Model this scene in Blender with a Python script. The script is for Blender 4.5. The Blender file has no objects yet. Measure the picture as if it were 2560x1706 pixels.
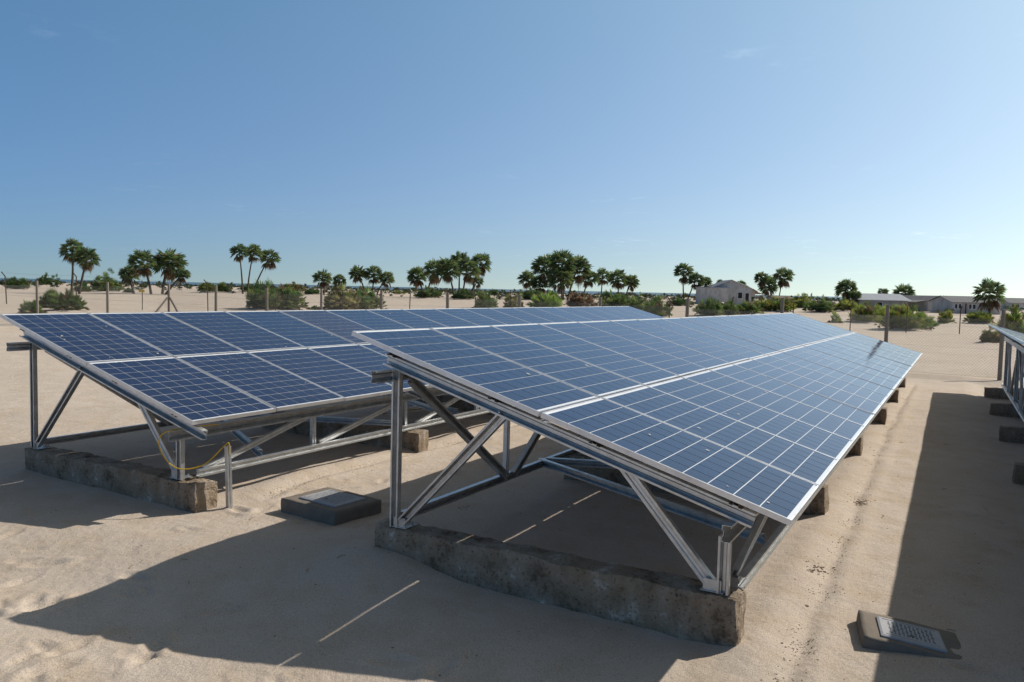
import bpy, math, random
import numpy as np
from mathutils import Vector, Matrix
rnd = random.Random(7)
scene = bpy.context.scene
COL = scene.collection

# ------------------------------------------------------------------ camera
F_PX, PW, PH = 1993.95, 2560.0, 1706.0
ZOFF = 1.75
CAM = np.array([-4.6116, -3.9456, 0.3366 + ZOFF])
YAW, PIT, ROLL = 0.50969, 0.064757, 0.022226
_cy, _sy, _cp, _sp = math.cos(YAW), math.sin(YAW), math.cos(PIT), math.sin(PIT)
FW = np.array([_cy*_cp, _sy*_cp, -_sp]); _rt = np.array([_sy, -_cy, 0.0]); _up = np.cross(_rt, FW)
RT = math.cos(ROLL)*_rt + math.sin(ROLL)*_up
UP = -math.sin(ROLL)*_rt + math.cos(ROLL)*_up
cam_data = bpy.data.cameras.new('camera'); cam = bpy.data.objects.new('camera', cam_data); COL.objects.link(cam)
cam_data.sensor_width = 36.0; cam_data.lens = F_PX/PW*36.0; cam_data.clip_start = 0.05; cam_data.clip_end = 30000
cam.matrix_world = Matrix(((RT[0], UP[0], -FW[0], CAM[0]), (RT[1], UP[1], -FW[1], CAM[1]),
                           (RT[2], UP[2], -FW[2], CAM[2]), (0, 0, 0, 1)))
scene.camera = cam

# ------------------------------------------------------------------ sky, sun, exposure
SUN_AZ, SUN_EL = math.radians(-33.5), math.radians(39.3)
HAZE_E, HAZE_K, HAZE_C = 0.12, 1.36, (0.43, 0.392, 0.22)
CLOUD_K = 0.9
TINT0, TINT1, TINT2 = (0.03, 0.27, 0.78), (0.07, 0.71, 1.05), (0.80, 0.56, 0.46)  # last tint colours and dims the unseen upper sky to set shadow fill
world = bpy.data.worlds.new('World'); scene.world = world; world.use_nodes = True
wn = world.node_tree; wn.nodes.clear()
sky = wn.nodes.new('ShaderNodeTexSky'); sky.sky_type = 'NISHITA'; sky.sun_disc = False
sky.sun_elevation = SUN_EL; sky.sun_rotation = math.pi/2 - SUN_AZ
sky.altitude = 0; sky.air_density = 1.0; sky.dust_density = 0.0; sky.ozone_density = 2.5
def wnode(t, **kw):
    n_ = wn.nodes.new(t)
    for k_, v_ in kw.items(): setattr(n_, k_, v_)
    return n_
def wmath(op, a_, b_=None):
    n_ = wnode('ShaderNodeMath', operation=op)
    for i_, v_ in enumerate((a_, b_)):
        if v_ is None: continue
        if hasattr(v_, 'links'): wn.links.new(v_, n_.inputs[i_])
        else: n_.inputs[i_].default_value = v_
    return n_.outputs[0]
# sea haze over the clear sky: forward scattering round the sun (Henyey-Greenstein, g 0.55), thicker near the horizon
wdir = wnode('ShaderNodeTexCoord').outputs['Generated']
wsep = wnode('ShaderNodeSeparateXYZ'); wn.links.new(wdir, wsep.inputs[0])
wdot = wnode('ShaderNodeVectorMath', operation='DOT_PRODUCT'); wn.links.new(wdir, wdot.inputs[0])
wdot.inputs[1].default_value = (math.cos(SUN_AZ)*math.cos(SUN_EL), math.sin(SUN_AZ)*math.cos(SUN_EL), math.sin(SUN_EL))
hg = wmath('POWER', wmath('SUBTRACT', 1.3025, wmath('MULTIPLY', wdot.outputs['Value'], 1.1)), -1.5)
elev = wmath('MAXIMUM', wsep.outputs[2], 0.0)
thick = wmath('DIVIDE', 1.0, wmath('ADD', elev, HAZE_E))
haze_amt = wmath('MULTIPLY', wmath('MULTIPLY', hg, thick), HAZE_K)
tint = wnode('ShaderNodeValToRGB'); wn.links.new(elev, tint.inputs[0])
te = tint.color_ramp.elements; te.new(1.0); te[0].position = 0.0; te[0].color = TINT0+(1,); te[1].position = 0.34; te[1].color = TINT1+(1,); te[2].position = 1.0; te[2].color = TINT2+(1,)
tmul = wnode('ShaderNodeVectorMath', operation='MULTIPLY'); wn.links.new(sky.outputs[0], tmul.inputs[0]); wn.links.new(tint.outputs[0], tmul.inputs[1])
hz_ = wnode('ShaderNodeVectorMath', operation='SCALE'); hz_.inputs[0].default_value = HAZE_C; wn.links.new(haze_amt, hz_.inputs['Scale'])
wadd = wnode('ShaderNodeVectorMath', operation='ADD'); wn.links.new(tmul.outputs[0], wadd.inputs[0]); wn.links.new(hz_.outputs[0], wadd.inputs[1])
# a few faint cirrus wisps, lit from the sun side
cpl = wnode('ShaderNodeVectorMath', operation='DIVIDE'); wn.links.new(wdir, cpl.inputs[0])
cz = wmath('ADD', elev, 0.06); ccomb = wnode('ShaderNodeCombineXYZ'); wn.links.new(cz, ccomb.inputs[0]); wn.links.new(cz, ccomb.inputs[1]); ccomb.inputs[2].default_value = 1.0
wn.links.new(ccomb.outputs[0], cpl.inputs[1])
cn1 = wnode('ShaderNodeTexNoise'); cn1.inputs['Scale'].default_value = 1.1; cn1.inputs['Detail'].default_value = 2; wn.links.new(cpl.outputs[0], cn1.inputs['Vector'])
cn2 = wnode('ShaderNodeTexNoise'); cn2.inputs['Scale'].default_value = 7.0; cn2.inputs['Detail'].default_value = 8; cn2.inputs['Roughness'].default_value = 0.65; wn.links.new(cpl.outputs[0], cn2.inputs['Vector'])
def wramp(v_, a_, b_):
    r_ = wnode('ShaderNodeMapRange', interpolation_type='SMOOTHSTEP'); wn.links.new(v_, r_.inputs[0]); r_.inputs[1].default_value = a_; r_.inputs[2].default_value = b_; return r_.outputs[0]
cloud = wmath('MULTIPLY', wmath('MULTIPLY', wramp(cn1.outputs['Fac'], 0.58, 0.72), wramp(cn2.outputs['Fac'], 0.5, 0.75)), wmath('MULTIPLY', hg, CLOUD_K))
csc = wnode('ShaderNodeVectorMath', operation='SCALE'); csc.inputs[0].default_value = (1.0, 0.97, 0.9); wn.links.new(cloud, csc.inputs['Scale'])
wadd2 = wnode('ShaderNodeVectorMath', operation='ADD'); wn.links.new(wadd.outputs[0], wadd2.inputs[0]); wn.links.new(csc.outputs[0], wadd2.inputs[1])
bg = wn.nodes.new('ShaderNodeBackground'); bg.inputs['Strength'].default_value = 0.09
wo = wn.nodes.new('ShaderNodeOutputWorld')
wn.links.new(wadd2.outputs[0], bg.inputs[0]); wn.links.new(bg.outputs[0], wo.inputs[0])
sl = bpy.data.lights.new('sun', 'SUN'); sl.energy = 4.7; sl.angle = math.radians(0.53); sl.color = (1.0, 0.94, 0.85)
sun = bpy.data.objects.new('sun', sl); COL.objects.link(sun)
SUNV = Vector((math.cos(SUN_AZ)*math.cos(SUN_EL), math.sin(SUN_AZ)*math.cos(SUN_EL), math.sin(SUN_EL)))
sun.rotation_euler = SUNV.to_track_quat('Z', 'Y').to_euler(); sun.location = (20, -15, 40)
vs = scene.view_settings; vs.view_transform = 'Standard'; vs.look = 'None'; vs.exposure = 0.0; vs.gamma = 1.0
vs.use_curve_mapping = False

# ------------------------------------------------------------------ noise + terrain
_rs = np.random.RandomState(3); _perm = _rs.permutation(4096); _gr = _rs.uniform(-1, 1, (4096, 2))
def perlin(x, y, s=1.0, seed=0):
    x = np.asarray(x, float)/s + seed*17.31; y = np.asarray(y, float)/s + seed*9.77
    xi = np.floor(x).astype(int); yi = np.floor(y).astype(int); fx = x-xi; fy = y-yi
    u = fx*fx*fx*(fx*(fx*6-15)+10); v = fy*fy*fy*(fy*(fy*6-15)+10)
    def g(i, j):
        h = _perm[(_perm[i & 4095] + j) & 4095]; return _gr[h]
    def d(i, j):
        gg = g(xi+i, yi+j); return gg[..., 0]*(fx-i) + gg[..., 1]*(fy-j)
    a = d(0, 0); b = d(1, 0); c = d(0, 1); e = d(1, 1)
    return (a+(b-a)*u)*(1-v) + (c+(e-c)*u)*v
def sst(a, b, x):
    t = np.clip((np.asarray(x, float)-a)/(b-a), 0, 1); return t*t*(3-2*t)
def gauss(x, y, cx, cy, rx, ry): return np.exp(-((x-cx)/rx)**2-((y-cy)/ry)**2)
SEA_Z = -1.3
HUMMOCKS = []
def ground(x, y):
    x = np.asarray(x, float); y = np.asarray(y, float)
    r = np.hypot(x+4.6, y+3.9)
    z = 0.62*sst(24, 46, y)*sst(-60, 5, x)
    z = z + 0.13*gauss(x, y, -0.05, -0.25, 0.55, 0.6) + 0.02*gauss(x, y, 0.3, 4.0, 1.2, 3.0) - 0.05*gauss(x, y, -0.1, 3.6, .6, 1.8)
    z = z + 0.05*gauss(x, y, 0.6, 1.0, .7, .8)*0
    z = z - 0.09*sst(-0.35, -1.6, x)
    z = z - 0.006*np.clip(x, 0, 20)*sst(8, 2, y) - 0.07*sst(-4.1, -4.7, y)*sst(-12, -9, y)*sst(1.5, 5, x)*sst(24, 19, x)
    z = z + 0.35*perlin(x, y, 26, 1)*sst(32, 75, r) + 0.5*perlin(x, y, 70, 2)*sst(60, 140, r)
    z = z - 2.4*sst(260, 620, r) - 8*sst(700, 2500, r)
    return z
def drip(x, y0):
    x = np.asarray(x, float)
    yc = y0 + 0.07*perlin(x, x*0+y0, 1.3, 7) + 0.03*perlin(x, x*0+y0, 0.3, 8)
    return yc + (0.02*np.clip(x, 0, 9) if y0 < 0 else -0.02*x - 0.6*np.exp(-np.clip(x-0.3, -0.3, 9)/0.6))
def ground_fine(x, y):
    z = ground(x, y)
    r = np.hypot(x+4.6, y+3.9)
    k = sst(60, 25, r)
    z = z + k*(0.035*perlin(x, y, 1.7, 3) + 0.011*perlin(x, y, 0.6, 4) + 0.006*perlin(x, y, 0.21, 5) + 0.004*perlin(x, y, 0.09, 6))
    # drip lines along the low edges of the panel rows
    for y0, amp in ((-3.22, 1.0), (2.1, 1.0)):
        yc = drip(x, y0)
        d = y-yc
        gate = (sst(-0.9, 0.0, x) if y0 < 0 else sst(0.7, 1.3, x))*sst(19, 17, x)
        br = 0.55+0.9*perlin(x, y*0, 0.45, 9)
        z = z + gate*amp*(-0.030*np.clip(br, 0.1, 1)*np.exp(-(d/0.045)**2) + 0.035*np.exp(-((d-0.22)/0.16)**2) + 0.012*np.exp(-((d+0.12)/0.07)**2))
    for hx, hy, hr, hh in HUMMOCKS:
        z = z + hh*gauss(x, y, hx, hy, hr, hr)
    return z
def ray(px, py):
    return FW + (px-PW/2)/F_PX*RT - (py-PH/2)/F_PX*UP
def hit_axis(px, py, axis, val):
    d = ray(px, py); return CAM + d*((val-CAM[axis])/d[axis])
def gp(px, py):
    """where a pixel's line of sight meets the sand"""
    d = ray(px, py); t = 1.0; prev = t
    while t < 900:
        p = CAM+d*t
        if p[2] < ground(p[0], p[1]):
            a, b = prev, t
            for _ in range(40):
                m = (a+b)/2; p = CAM+d*m
                if p[2] < ground(p[0], p[1]): b = m
                else: a = m
            p = CAM+d*b; return np.array([p[0], p[1], float(ground(p[0], p[1]))]), b
        prev = t; t *= 1.01
    p = CAM+d*150; return np.array([p[0], p[1], float(ground(p[0], p[1]))]), 150.0
def at_depth(px, py, t): return CAM + ray(px, py)*t

# ------------------------------------------------------------------ mesh helpers
class MB:
    def __init__(s): s.v = []; s.f = []; s.c = []; s.uv = []; s.m = []
    def add(s, vs_, fs, col=None, mat=0):
        o = len(s.v); s.v += [tuple(map(float, p)) for p in vs_]
        for f in fs:
            s.f.append(tuple(i+o for i in f)); s.c.append(col); s.m.append(mat)
    def box(s, x0, x1, y0, y1, z0, z1, M=None, col=None, mat=0):
        vs_ = [(x, y, z) for z in (z0, z1) for y in (y0, y1) for x in (x0, x1)]
        if M is not None: vs_ = [tuple(M @ Vector(p)) for p in vs_]
        s.add(vs_, [(0, 2, 3, 1), (4, 5, 7, 6), (0, 1, 5, 4), (2, 6, 7, 3), (0, 4, 6, 2), (1, 3, 7, 5)], col, mat)
    def tube(s, pts, rads, n=6, col=None, cap=True):
        pts = [Vector(p) for p in pts]; o = len(s.v); N = len(pts)
        if not hasattr(rads, '__len__'): rads = [rads]*N
        ref = None; vs_ = []
        for i, p in enumerate(pts):
            t = (pts[min(i+1, N-1)]-pts[max(i-1, 0)]).normalized()
            if ref is None:
                ref = t.orthogonal().normalized()
            ref = (ref - t*ref.dot(t)).normalized(); b = t.cross(ref)
            for k in range(n):
                a = 2*math.pi*k/n; vs_.append(p + (ref*math.cos(a)+b*math.sin(a))*rads[i])
        fs = [(i*n+k, i*n+(k+1) % n, (i+1)*n+(k+1) % n, (i+1)*n+k) for i in range(N-1) for k in range(n)]
        if cap: fs += [tuple(range(n-1, -1, -1)), tuple((N-1)*n+k for k in range(n))]
        s.add(vs_, fs, col)
    def profile(s, prof, p0, p1, xdir, col=None):
        """extrude a closed 2D outline from p0 to p1; prof (u,w): u along xdir, w along axis x xdir"""
        p0 = Vector(p0); p1 = Vector(p1); a = (p1-p0).normalized(); u = Vector(xdir); u = (u-a*u.dot(a)).normalized(); w = a.cross(u)
        n = len(prof); vs_ = [p0+u*x+w*y for x, y in prof]+[p1+u*x+w*y for x, y in prof]
        fs = [(k, (k+1) % n, n+(k+1) % n, n+k) for k in range(n)] + [tuple(range(n-1, -1, -1)), tuple(range(n, 2*n))]
        s.add(vs_, fs, col)
    def mesh(s, name, mat, smooth=False):
        me = bpy.data.meshes.new(name); me.from_pydata(s.v, [], s.f)
        mats = mat if isinstance(mat, (list, tuple)) else [mat]
        for m_ in mats: me.materials.append(m_)
        if len(mats) > 1: me.polygons.foreach_set('material_index', s.m)
        if any(c is not None for c in s.c):
            ca = me.color_attributes.new('tone', 'FLOAT_COLOR', 'CORNER')
            arr = []
            for f, c in zip(s.f, s.c): arr += list((c or (1, 1, 1))+(1.0,))*len(f)
            ca.data.foreach_set('color', arr)
        if smooth: me.polygons.foreach_set('use_smooth', [True]*len(s.f))
        me.update(); return me
    def build(s, name, mat, parent=None, smooth=False):
        return link(name, s.mesh(name, mat, smooth), parent)
def link(name, me, parent=None, loc=None):
    o = bpy.data.objects.new(name, me); COL.objects.link(o)
    if parent is not None: o.parent = parent
    if loc is not None: o.location = loc
    return o
def empty(name, loc=(0, 0, 0), rot=(0, 0, 0)):
    o = bpy.data.objects.new(name, None); COL.objects.link(o); o.location = loc; o.rotation_euler = rot
    o.empty_display_size = 0.1; return o
def tag(o, label=None, cat=None, group=None, kind=None):
    if label: o['label'] = label
    if cat: o['category'] = cat
    if group: o['group'] = group
    if kind: o['kind'] = kind
    return o
def rough_box(sx, sy, sz, step, amp, rnd_r=0.02, seed=0, M=None):
    """block with worn, uneven faces: lattice surface, rounded edges, noise"""
    from mathutils import noise as mn
    nx, ny, nz = max(2, int(sx/step)), max(2, int(sy/step)), max(2, int(sz/step))
    idx = {}; vs_ = []; fs = []
    def vid(i, j, k):
        if (i, j, k) in idx: return idx[(i, j, k)]
        p = Vector((sx*i/nx, sy*j/ny, sz*k/nz))
        q_ = Vector((min(max(p.x, rnd_r), sx-rnd_r), min(max(p.y, rnd_r), sy-rnd_r), min(max(p.z, rnd_r), sz-rnd_r)))
        d = p-q_
        if d.length > 1e-6: p = q_ + d.normalized()*rnd_r
        s_ = Vector((seed*3.1, seed*1.7, seed*2.3))
        p = p + mn.noise_vector(p*6+s_)*amp + mn.noise_vector(p*19+s_)*amp*0.6 + mn.noise_vector(p*2+s_)*amp*1.2
        idx[(i, j, k)] = len(vs_); vs_.append(p); return idx[(i, j, k)]
    for i in range(nx):
        for j in range(ny):
            fs.append((vid(i, j, nz), vid(i+1, j, nz), vid(i+1, j+1, nz), vid(i, j+1, nz)))
            fs.append((vid(i, j, 0), vid(i, j+1, 0), vid(i+1, j+1, 0), vid(i+1, j, 0)))
    for i in range(nx):
        for k in range(nz):
            fs.append((vid(i, 0, k), vid(i+1, 0, k), vid(i+1, 0, k+1), vid(i, 0, k+1)))
            fs.append((vid(i, ny, k), vid(i, ny, k+1), vid(i+1, ny, k+1), vid(i+1, ny, k)))
    for j in range(ny):
        for k in range(nz):
            fs.append((vid(0, j, k), vid(0, j, k+1), vid(0, j+1, k+1), vid(0, j+1, k)))
            fs.append((vid(nx, j, k), vid(nx, j+1, k), vid(nx, j+1, k+1), vid(nx, j, k+1)))
    if M is not None: vs_ = [M @ p for p in vs_]
    return vs_, fs

# ------------------------------------------------------------------ materials
class NT:
    def __init__(s, name):
        s.mat = bpy.data.materials.new(name); s.mat.use_nodes = True; s.t = s.mat.node_tree; s.t.nodes.clear()
        s.out = s.n('ShaderNodeOutputMaterial'); s.p = s.n('ShaderNodeBsdfPrincipled'); s.l(s.p.outputs[0], s.out.inputs[0])
    def n(s, typ, **kw):
        nd = s.t.nodes.new(typ)
        for k, v in kw.items(): setattr(nd, k, v)
        return nd
    def l(s, a, b): s.t.links.new(a, b)
    def setp(s, **kw):
        for k, v in kw.items():
            i = s.p.inputs[k.replace('_', ' ')]
            if hasattr(v, 'is_linked') or hasattr(v, 'links'): s.l(v, i)
            else: i.default_value = v if not (isinstance(v, tuple) and len(v) == 3) else v+(1,)
    def coord(s, kind='Object'): return s.n('ShaderNodeTexCoord').outputs[kind]
    def geo(s, o='Position'): return s.n('ShaderNodeNewGeometry').outputs[o]
    def noise(s, vec, scale, detail=4, rough=0.55, out='Fac'):
        nd = s.n('ShaderNodeTexNoise'); nd.inputs['Scale'].default_value = scale; nd.inputs['Detail'].default_value = detail
        nd.inputs['Roughness'].default_value = rough; s.l(vec, nd.inputs['Vector']); return nd.outputs[out]
    def ramp(s, fac, stops):
        nd = s.n('ShaderNodeValToRGB'); e = nd.color_ramp.elements
        while len(e) < len(stops): e.new(0.5)
        for el, (p, c) in zip(e, stops): el.position = p; el.color = (c if len(c) == 4 else tuple(c)+(1,))
        s.l(fac, nd.inputs[0]); return nd.outputs[0]
    def mix(s, fac, a, b, mode='MIX'):
        nd = s.n('ShaderNodeMix', data_type='RGBA', blend_type=mode)
        for i, v in ((0, fac), (6, a), (7, b)):
            if hasattr(v, 'links'): s.l(v, nd.inputs[i])
            else: nd.inputs[i].default_value = v if not (isinstance(v, tuple) and len(v) == 3) else v+(1,)
        return nd.outputs[2]
    def math(s, op, a, b=None, c=None):
        nd = s.n('ShaderNodeMath', operation=op)
        for i, v in enumerate((a, b, c)):
            if v is None: continue
            if hasattr(v, 'links'): s.l(v, nd.inputs[i])
            else: nd.inputs[i].default_value = v
        return nd.outputs[0]
    def bump(s, h, strength=0.3, dist=0.01, nrm=None):
        nd = s.n('ShaderNodeBump'); nd.inputs['Strength'].default_value = strength; nd.inputs['Distance'].default_value = dist
        s.l(h, nd.inputs['Height'])
        if nrm is not None: s.l(nrm, nd.inputs['Normal'])
        return nd.outputs[0]
    def scale(s, vec, sc):
        nd = s.n('ShaderNodeMapping'); nd.inputs['Scale'].default_value = sc; s.l(vec, nd.inputs['Vector']); return nd.outputs[0]
g3 = lambda v: (v, v, v)

def mat_sand():
    m = NT('sand'); P = m.geo()
    big = m.noise(P, 0.35, 4); mid = m.noise(P, 3.0, 5); fine = m.noise(P, 140, 3, 0.7)
    c = m.ramp(big, [(0.3, (0.475, 0.398, 0.326)), (0.7, (0.555, 0.472, 0.394))])
    c = m.mix(m.ramp(mid, [(0.42, g3(0)), (0.75, g3(0.7))]), c, (0.45, 0.35, 0.25))
    gr = m.ramp(fine, [(0.28, g3(0.42)), (0.5, g3(1.0)), (0.75, g3(1.3))])
    c = m.mix(0.85, c, gr, 'MULTIPLY')
    vo = m.n('ShaderNodeTexVoronoi'); vo.inputs['Scale'].default_value = 26; m.l(P, vo.inputs['Vector'])
    sp = m.ramp(vo.outputs['Distance'], [(0.05, g3(1)), (0.11, g3(0))])
    gate = m.ramp(m.noise(P, 1.7, 3), [(0.5, g3(0)), (0.62, g3(1))])
    sc = m.n('ShaderNodeSeparateColor'); m.l(vo.outputs['Color'], sc.inputs[0])
    pick = m.math('GREATER_THAN', sc.outputs[0], 0.72)
    speck = m.math('MULTIPLY', m.math('MULTIPLY', sp, pick), m.math('ADD', m.math('MULTIPLY', gate, 0.6), 0.25))
    c = m.mix(speck, c, (0.09, 0.065, 0.045))
    h1 = m.noise(P, 130, 3, 0.75); h2 = m.noise(P, 16, 5, 0.6); h3 = m.noise(P, 4.2, 4, 0.6)
    b = m.bump(h3, 0.35, 0.05); b = m.bump(h2, 0.5, 0.018, b); b = m.bump(h1, 0.8, 0.006, b)
    m.setp(Base_Color=c, Roughness=0.95, Specular_IOR_Level=0.15, Normal=b); return m.mat
def mat_metal(name, col, rough, metallic=0.9, streak=True, sc=12):
    m = NT(name); P = m.geo()
    n1 = m.noise(P, sc, 5, 0.65); n2 = m.noise(P, sc*7, 3)
    c = m.mix(m.ramp(n1, [(0.35, g3(0)), (0.7, g3(1))]), tuple(x*0.80 for x in col), tuple(min(1, x*1.12) for x in col))
    d = m.ramp(m.noise(P, 4, 5, 0.7), [(0.55, g3(0)), (0.72, g3(0.45))])
    c = m.mix(d, c, (0.33, 0.28, 0.22))
    r = m.math('ADD', m.math('MULTIPLY', n2, 0.22), rough-0.1)
    m.setp(Base_Color=c, Metallic=metallic, Roughness=r, Normal=m.bump(n2, 0.05, 0.002)); return m.mat
def mat_cell():
    m = NT('silicon_cell'); tone = m.n('ShaderNodeAttribute'); tone.attribute_name = 'tone'
    uv = m.n('ShaderNodeUVMap'); uv.uv_map = 'cell'; sx = m.n('ShaderNodeSeparateXYZ'); m.l(uv.outputs[0], sx.inputs[0])
    def stripes(k, w):
        f = m.math('FRACT', m.math('MULTIPLY', sx.outputs[0], k)); d = m.math('ABSOLUTE', m.math('SUBTRACT', f, 0.5))
        return m.math('LESS_THAN', d, w*k/2)
    P = m.geo()
    vo = m.n('ShaderNodeTexVoronoi'); vo.inputs['Scale'].default_value = 55; m.l(P, vo.inputs['Vector'])
    fl = m.n('ShaderNodeSeparateColor'); m.l(vo.outputs['Color'], fl.inputs[0])
    c = m.mix(m.math('MULTIPLY', fl.outputs[0], 0.22), tone.outputs[0], (0.008, 0.026, 0.085))
    c = m.mix(m.math('MULTIPLY', stripes(14, 0.03), 0.14), c, (0.035, 0.07, 0.16))
    c = m.mix(m.math('MULTIPLY', stripes(4, 0.012), 0.38), c, (0.30, 0.34, 0.42))
    dust = m.ramp(m.noise(P, 1.6, 6, 0.65), [(0.35, g3(0.002)), (0.8, g3(0.022))])
    c = m.mix(dust, c, (0.42, 0.38, 0.33))
    rr = m.ramp(m.noise(P, 2.3, 5, 0.6), [(0.3, g3(0.06)), (0.8, g3(0.14))])
    m.setp(Base_Color=c, Roughness=0.5, Specular_IOR_Level=0.0, Coat_Weight=1.0, Coat_Roughness=rr, Coat_IOR=1.40); return m.mat
def mat_backsheet():
    m = NT('backsheet'); P = m.geo()
    c = m.mix(m.math('MULTIPLY', m.noise(P, 3, 4), 0.2), (0.80, 0.81, 0.83), (0.62, 0.6, 0.55))
    m.setp(Base_Color=c, Roughness=0.5, Specular_IOR_Level=0.0, Coat_Weight=1.0, Coat_Roughness=0.1, Coat_IOR=1.47); return m.mat
def mat_concrete():
    m = NT('concrete'); P = m.coord('Object')
    n1 = m.noise(P, 5, 6, 0.65); n2 = m.noise(P, 1.6, 4); n3 = m.noise(P, 45, 4, 0.7)
    c = m.ramp(n1, [(0.34, (0.10, 0.072, 0.048)), (0.44, (0.27, 0.21, 0.15)), (0.55, (0.35, 0.285, 0.215)), (0.60, (0.38, 0.32, 0.25)), (0.66, (0.66, 0.60, 0.52))])
    c = m.mix(m.ramp(n2, [(0.45, g3(0)), (0.7, g3(0.55))]), c, (0.35, 0.25, 0.155))
    c = m.mix(m.ramp(n3, [(0.32, g3(0.9)), (0.44, g3(0))]), c, (0.07, 0.05, 0.035))
    b = m.bump(n1, 1.0, 0.06); b = m.bump(n3, 1.0, 0.016, b)
    m.setp(Base_Color=c, Roughness=0.93, Specular_IOR_Level=0.2, Normal=b); return m.mat
def mat_simple(name, col, rough=0.8, var=0.25, sc=8, metallic=0.0, bump=0.2, spec=0.3, stretch=None):
    m = NT(name); P = m.coord('Object')
    if stretch: P = m.scale(P, stretch)
    n = m.noise(P, sc, 5, 0.6)
    c = m.mix(n, tuple(x*(1-var) for x in col), tuple(min(1, x*(1+var)) for x in col))
    m.setp(Base_Color=c, Roughness=rough, Metallic=metallic, Specular_IOR_Level=spec, Normal=m.bump(n, bump, 0.01)); return m.mat
def mat_leaf(name, rough=0.45, spec=0.4, trans=0.42):
    m = NT(name); tone = m.n('ShaderNodeAttribute'); tone.attribute_name = 'tone'; P = m.geo()
    c = m.mix(0.5, tone.outputs[0], m.ramp(m.noise(P, 3, 3), [(0.3, g3(0.55)), (0.7, g3(1.35))]), 'MULTIPLY')
    m.setp(Base_Color=c, Roughness=rough, Specular_IOR_Level=spec)
    tr = m.n('ShaderNodeBsdfTranslucent'); m.l(c, tr.inputs[0]); mx = m.n('ShaderNodeMixShader'); mx.inputs[0].default_value = trans
    m.l(m.p.outputs[0], mx.inputs[1]); m.l(tr.outputs[0], mx.inputs[2]); m.l(mx.outputs[0], m.out.inputs[0]); return m.mat
def mat_plaster(name, col, stain=(0.36, 0.33, 0.29)):
    m = NT(name); P = m.coord('Object')
    n = m.noise(m.scale(P, (1, 1, 0.5)), 1.3, 6, 0.7)
    c = m.mix(m.ramp(n, [(0.45, g3(0)), (0.68, g3(0.75))]), col, stain)
    m.setp(Base_Color=c, Roughness=0.9, Specular_IOR_Level=0.2, Normal=m.bump(n, 0.2, 0.03)); return m.mat
def mat_sea():
    m = NT('sea_water'); P = m.geo()
    n = m.noise(m.scale(P, (1, 1, 1)), 0.25, 5, 0.6)
    c = m.ramp(m.noise(P, 0.004, 4), [(0.3, (0.05, 0.09, 0.105)), (0.7, (0.075, 0.125, 0.14))])
    m.setp(Base_Color=c, Roughness=0.35, Specular_IOR_Level=0.4, Normal=m.bump(n, 0.6, 0.6)); return m.mat
M = dict(sand=mat_sand(), purlin=mat_metal('dark_weathered_steel', (0.16, 0.145, 0.13), 0.55, 0.6), steel=mat_metal('galvanised_steel', (0.60, 0.61, 0.61), 0.42), alu=mat_metal('anodised_aluminium', (0.74, 0.74, 0.75), 0.38, 0.75, sc=4),
         cell=mat_cell(), sheet=mat_backsheet(), concrete=mat_concrete(),
         timber=mat_simple('weathered_timber', (0.24, 0.205, 0.165), 0.9, 0.4, 10, stretch=(6, 6, 0.6)),
         rust=mat_simple('rusty_steel', (0.075, 0.045, 0.032), 0.8, 0.4, 20), wire=mat_simple('fence_wire', (0.30, 0.29, 0.27), 0.6, 0.2, 5, 0.6),
         leaf=mat_leaf('palm_leaf'), dead=mat_leaf('dead_leaf', 0.8, 0.15, 0.15),
         trunk=mat_simple('palm_trunk', (0.085, 0.066, 0.05), 0.95, 0.4, 5, stretch=(1, 1, 5)),
         white=mat_plaster('white_plaster', (0.52, 0.51, 0.49), (0.34, 0.27, 0.21)), cream=mat_plaster('cream_plaster', (0.38, 0.345, 0.30)),
         grey=mat_plaster('grey_block', (0.34, 0.33, 0.31), (0.22, 0.21, 0.2)),
         roof=mat_simple('corrugated_iron', (0.33, 0.34, 0.36), 0.5, 0.3, 1.2, 0.5), roofbrown=mat_simple('rusted_roof', (0.20, 0.145, 0.115), 0.8, 0.35, 1.5),
         roofdark=mat_simple('dark_roof', (0.13, 0.13, 0.14), 0.7, 0.3, 1.2), dark=mat_simple('dark_opening', (0.02, 0.02, 0.022), 0.6, 0.2, 3),
         paintwhite=mat_simple('white_paint', (0.70, 0.70, 0.69), 0.6, 0.1, 3), maroon=mat_simple('maroon_paint', (0.11, 0.035, 0.04), 0.6, 0.2, 3),
         yellow=mat_simple('yellow_paint', (0.62, 0.40, 0.02), 0.6, 0.15, 6), cable=mat_simple('yellow_cable', (0.66, 0.40, 0.015), 0.45, 0.1, 9),
         lid=mat_simple('grey_composite', (0.33, 0.33, 0.34), 0.6, 0.2, 14), slot=mat_simple('dark_slot', (0.13, 0.13, 0.135), 0.9, 0.2, 9),
         slab=mat_simple('dark_concrete', (0.185, 0.155, 0.125), 0.92, 0.35, 9, bump=0.6), clod=mat_simple('dark_clod', (0.20, 0.15, 0.105), 0.95, 0.4, 30, bump=0.5),
         shell=mat_simple('pale_shell', (0.62, 0.58, 0.52), 0.8, 0.2, 30), stick=mat_simple('dry_stick', (0.25, 0.19, 0.13), 0.9, 0.3, 12), sea=mat_sea())

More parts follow.
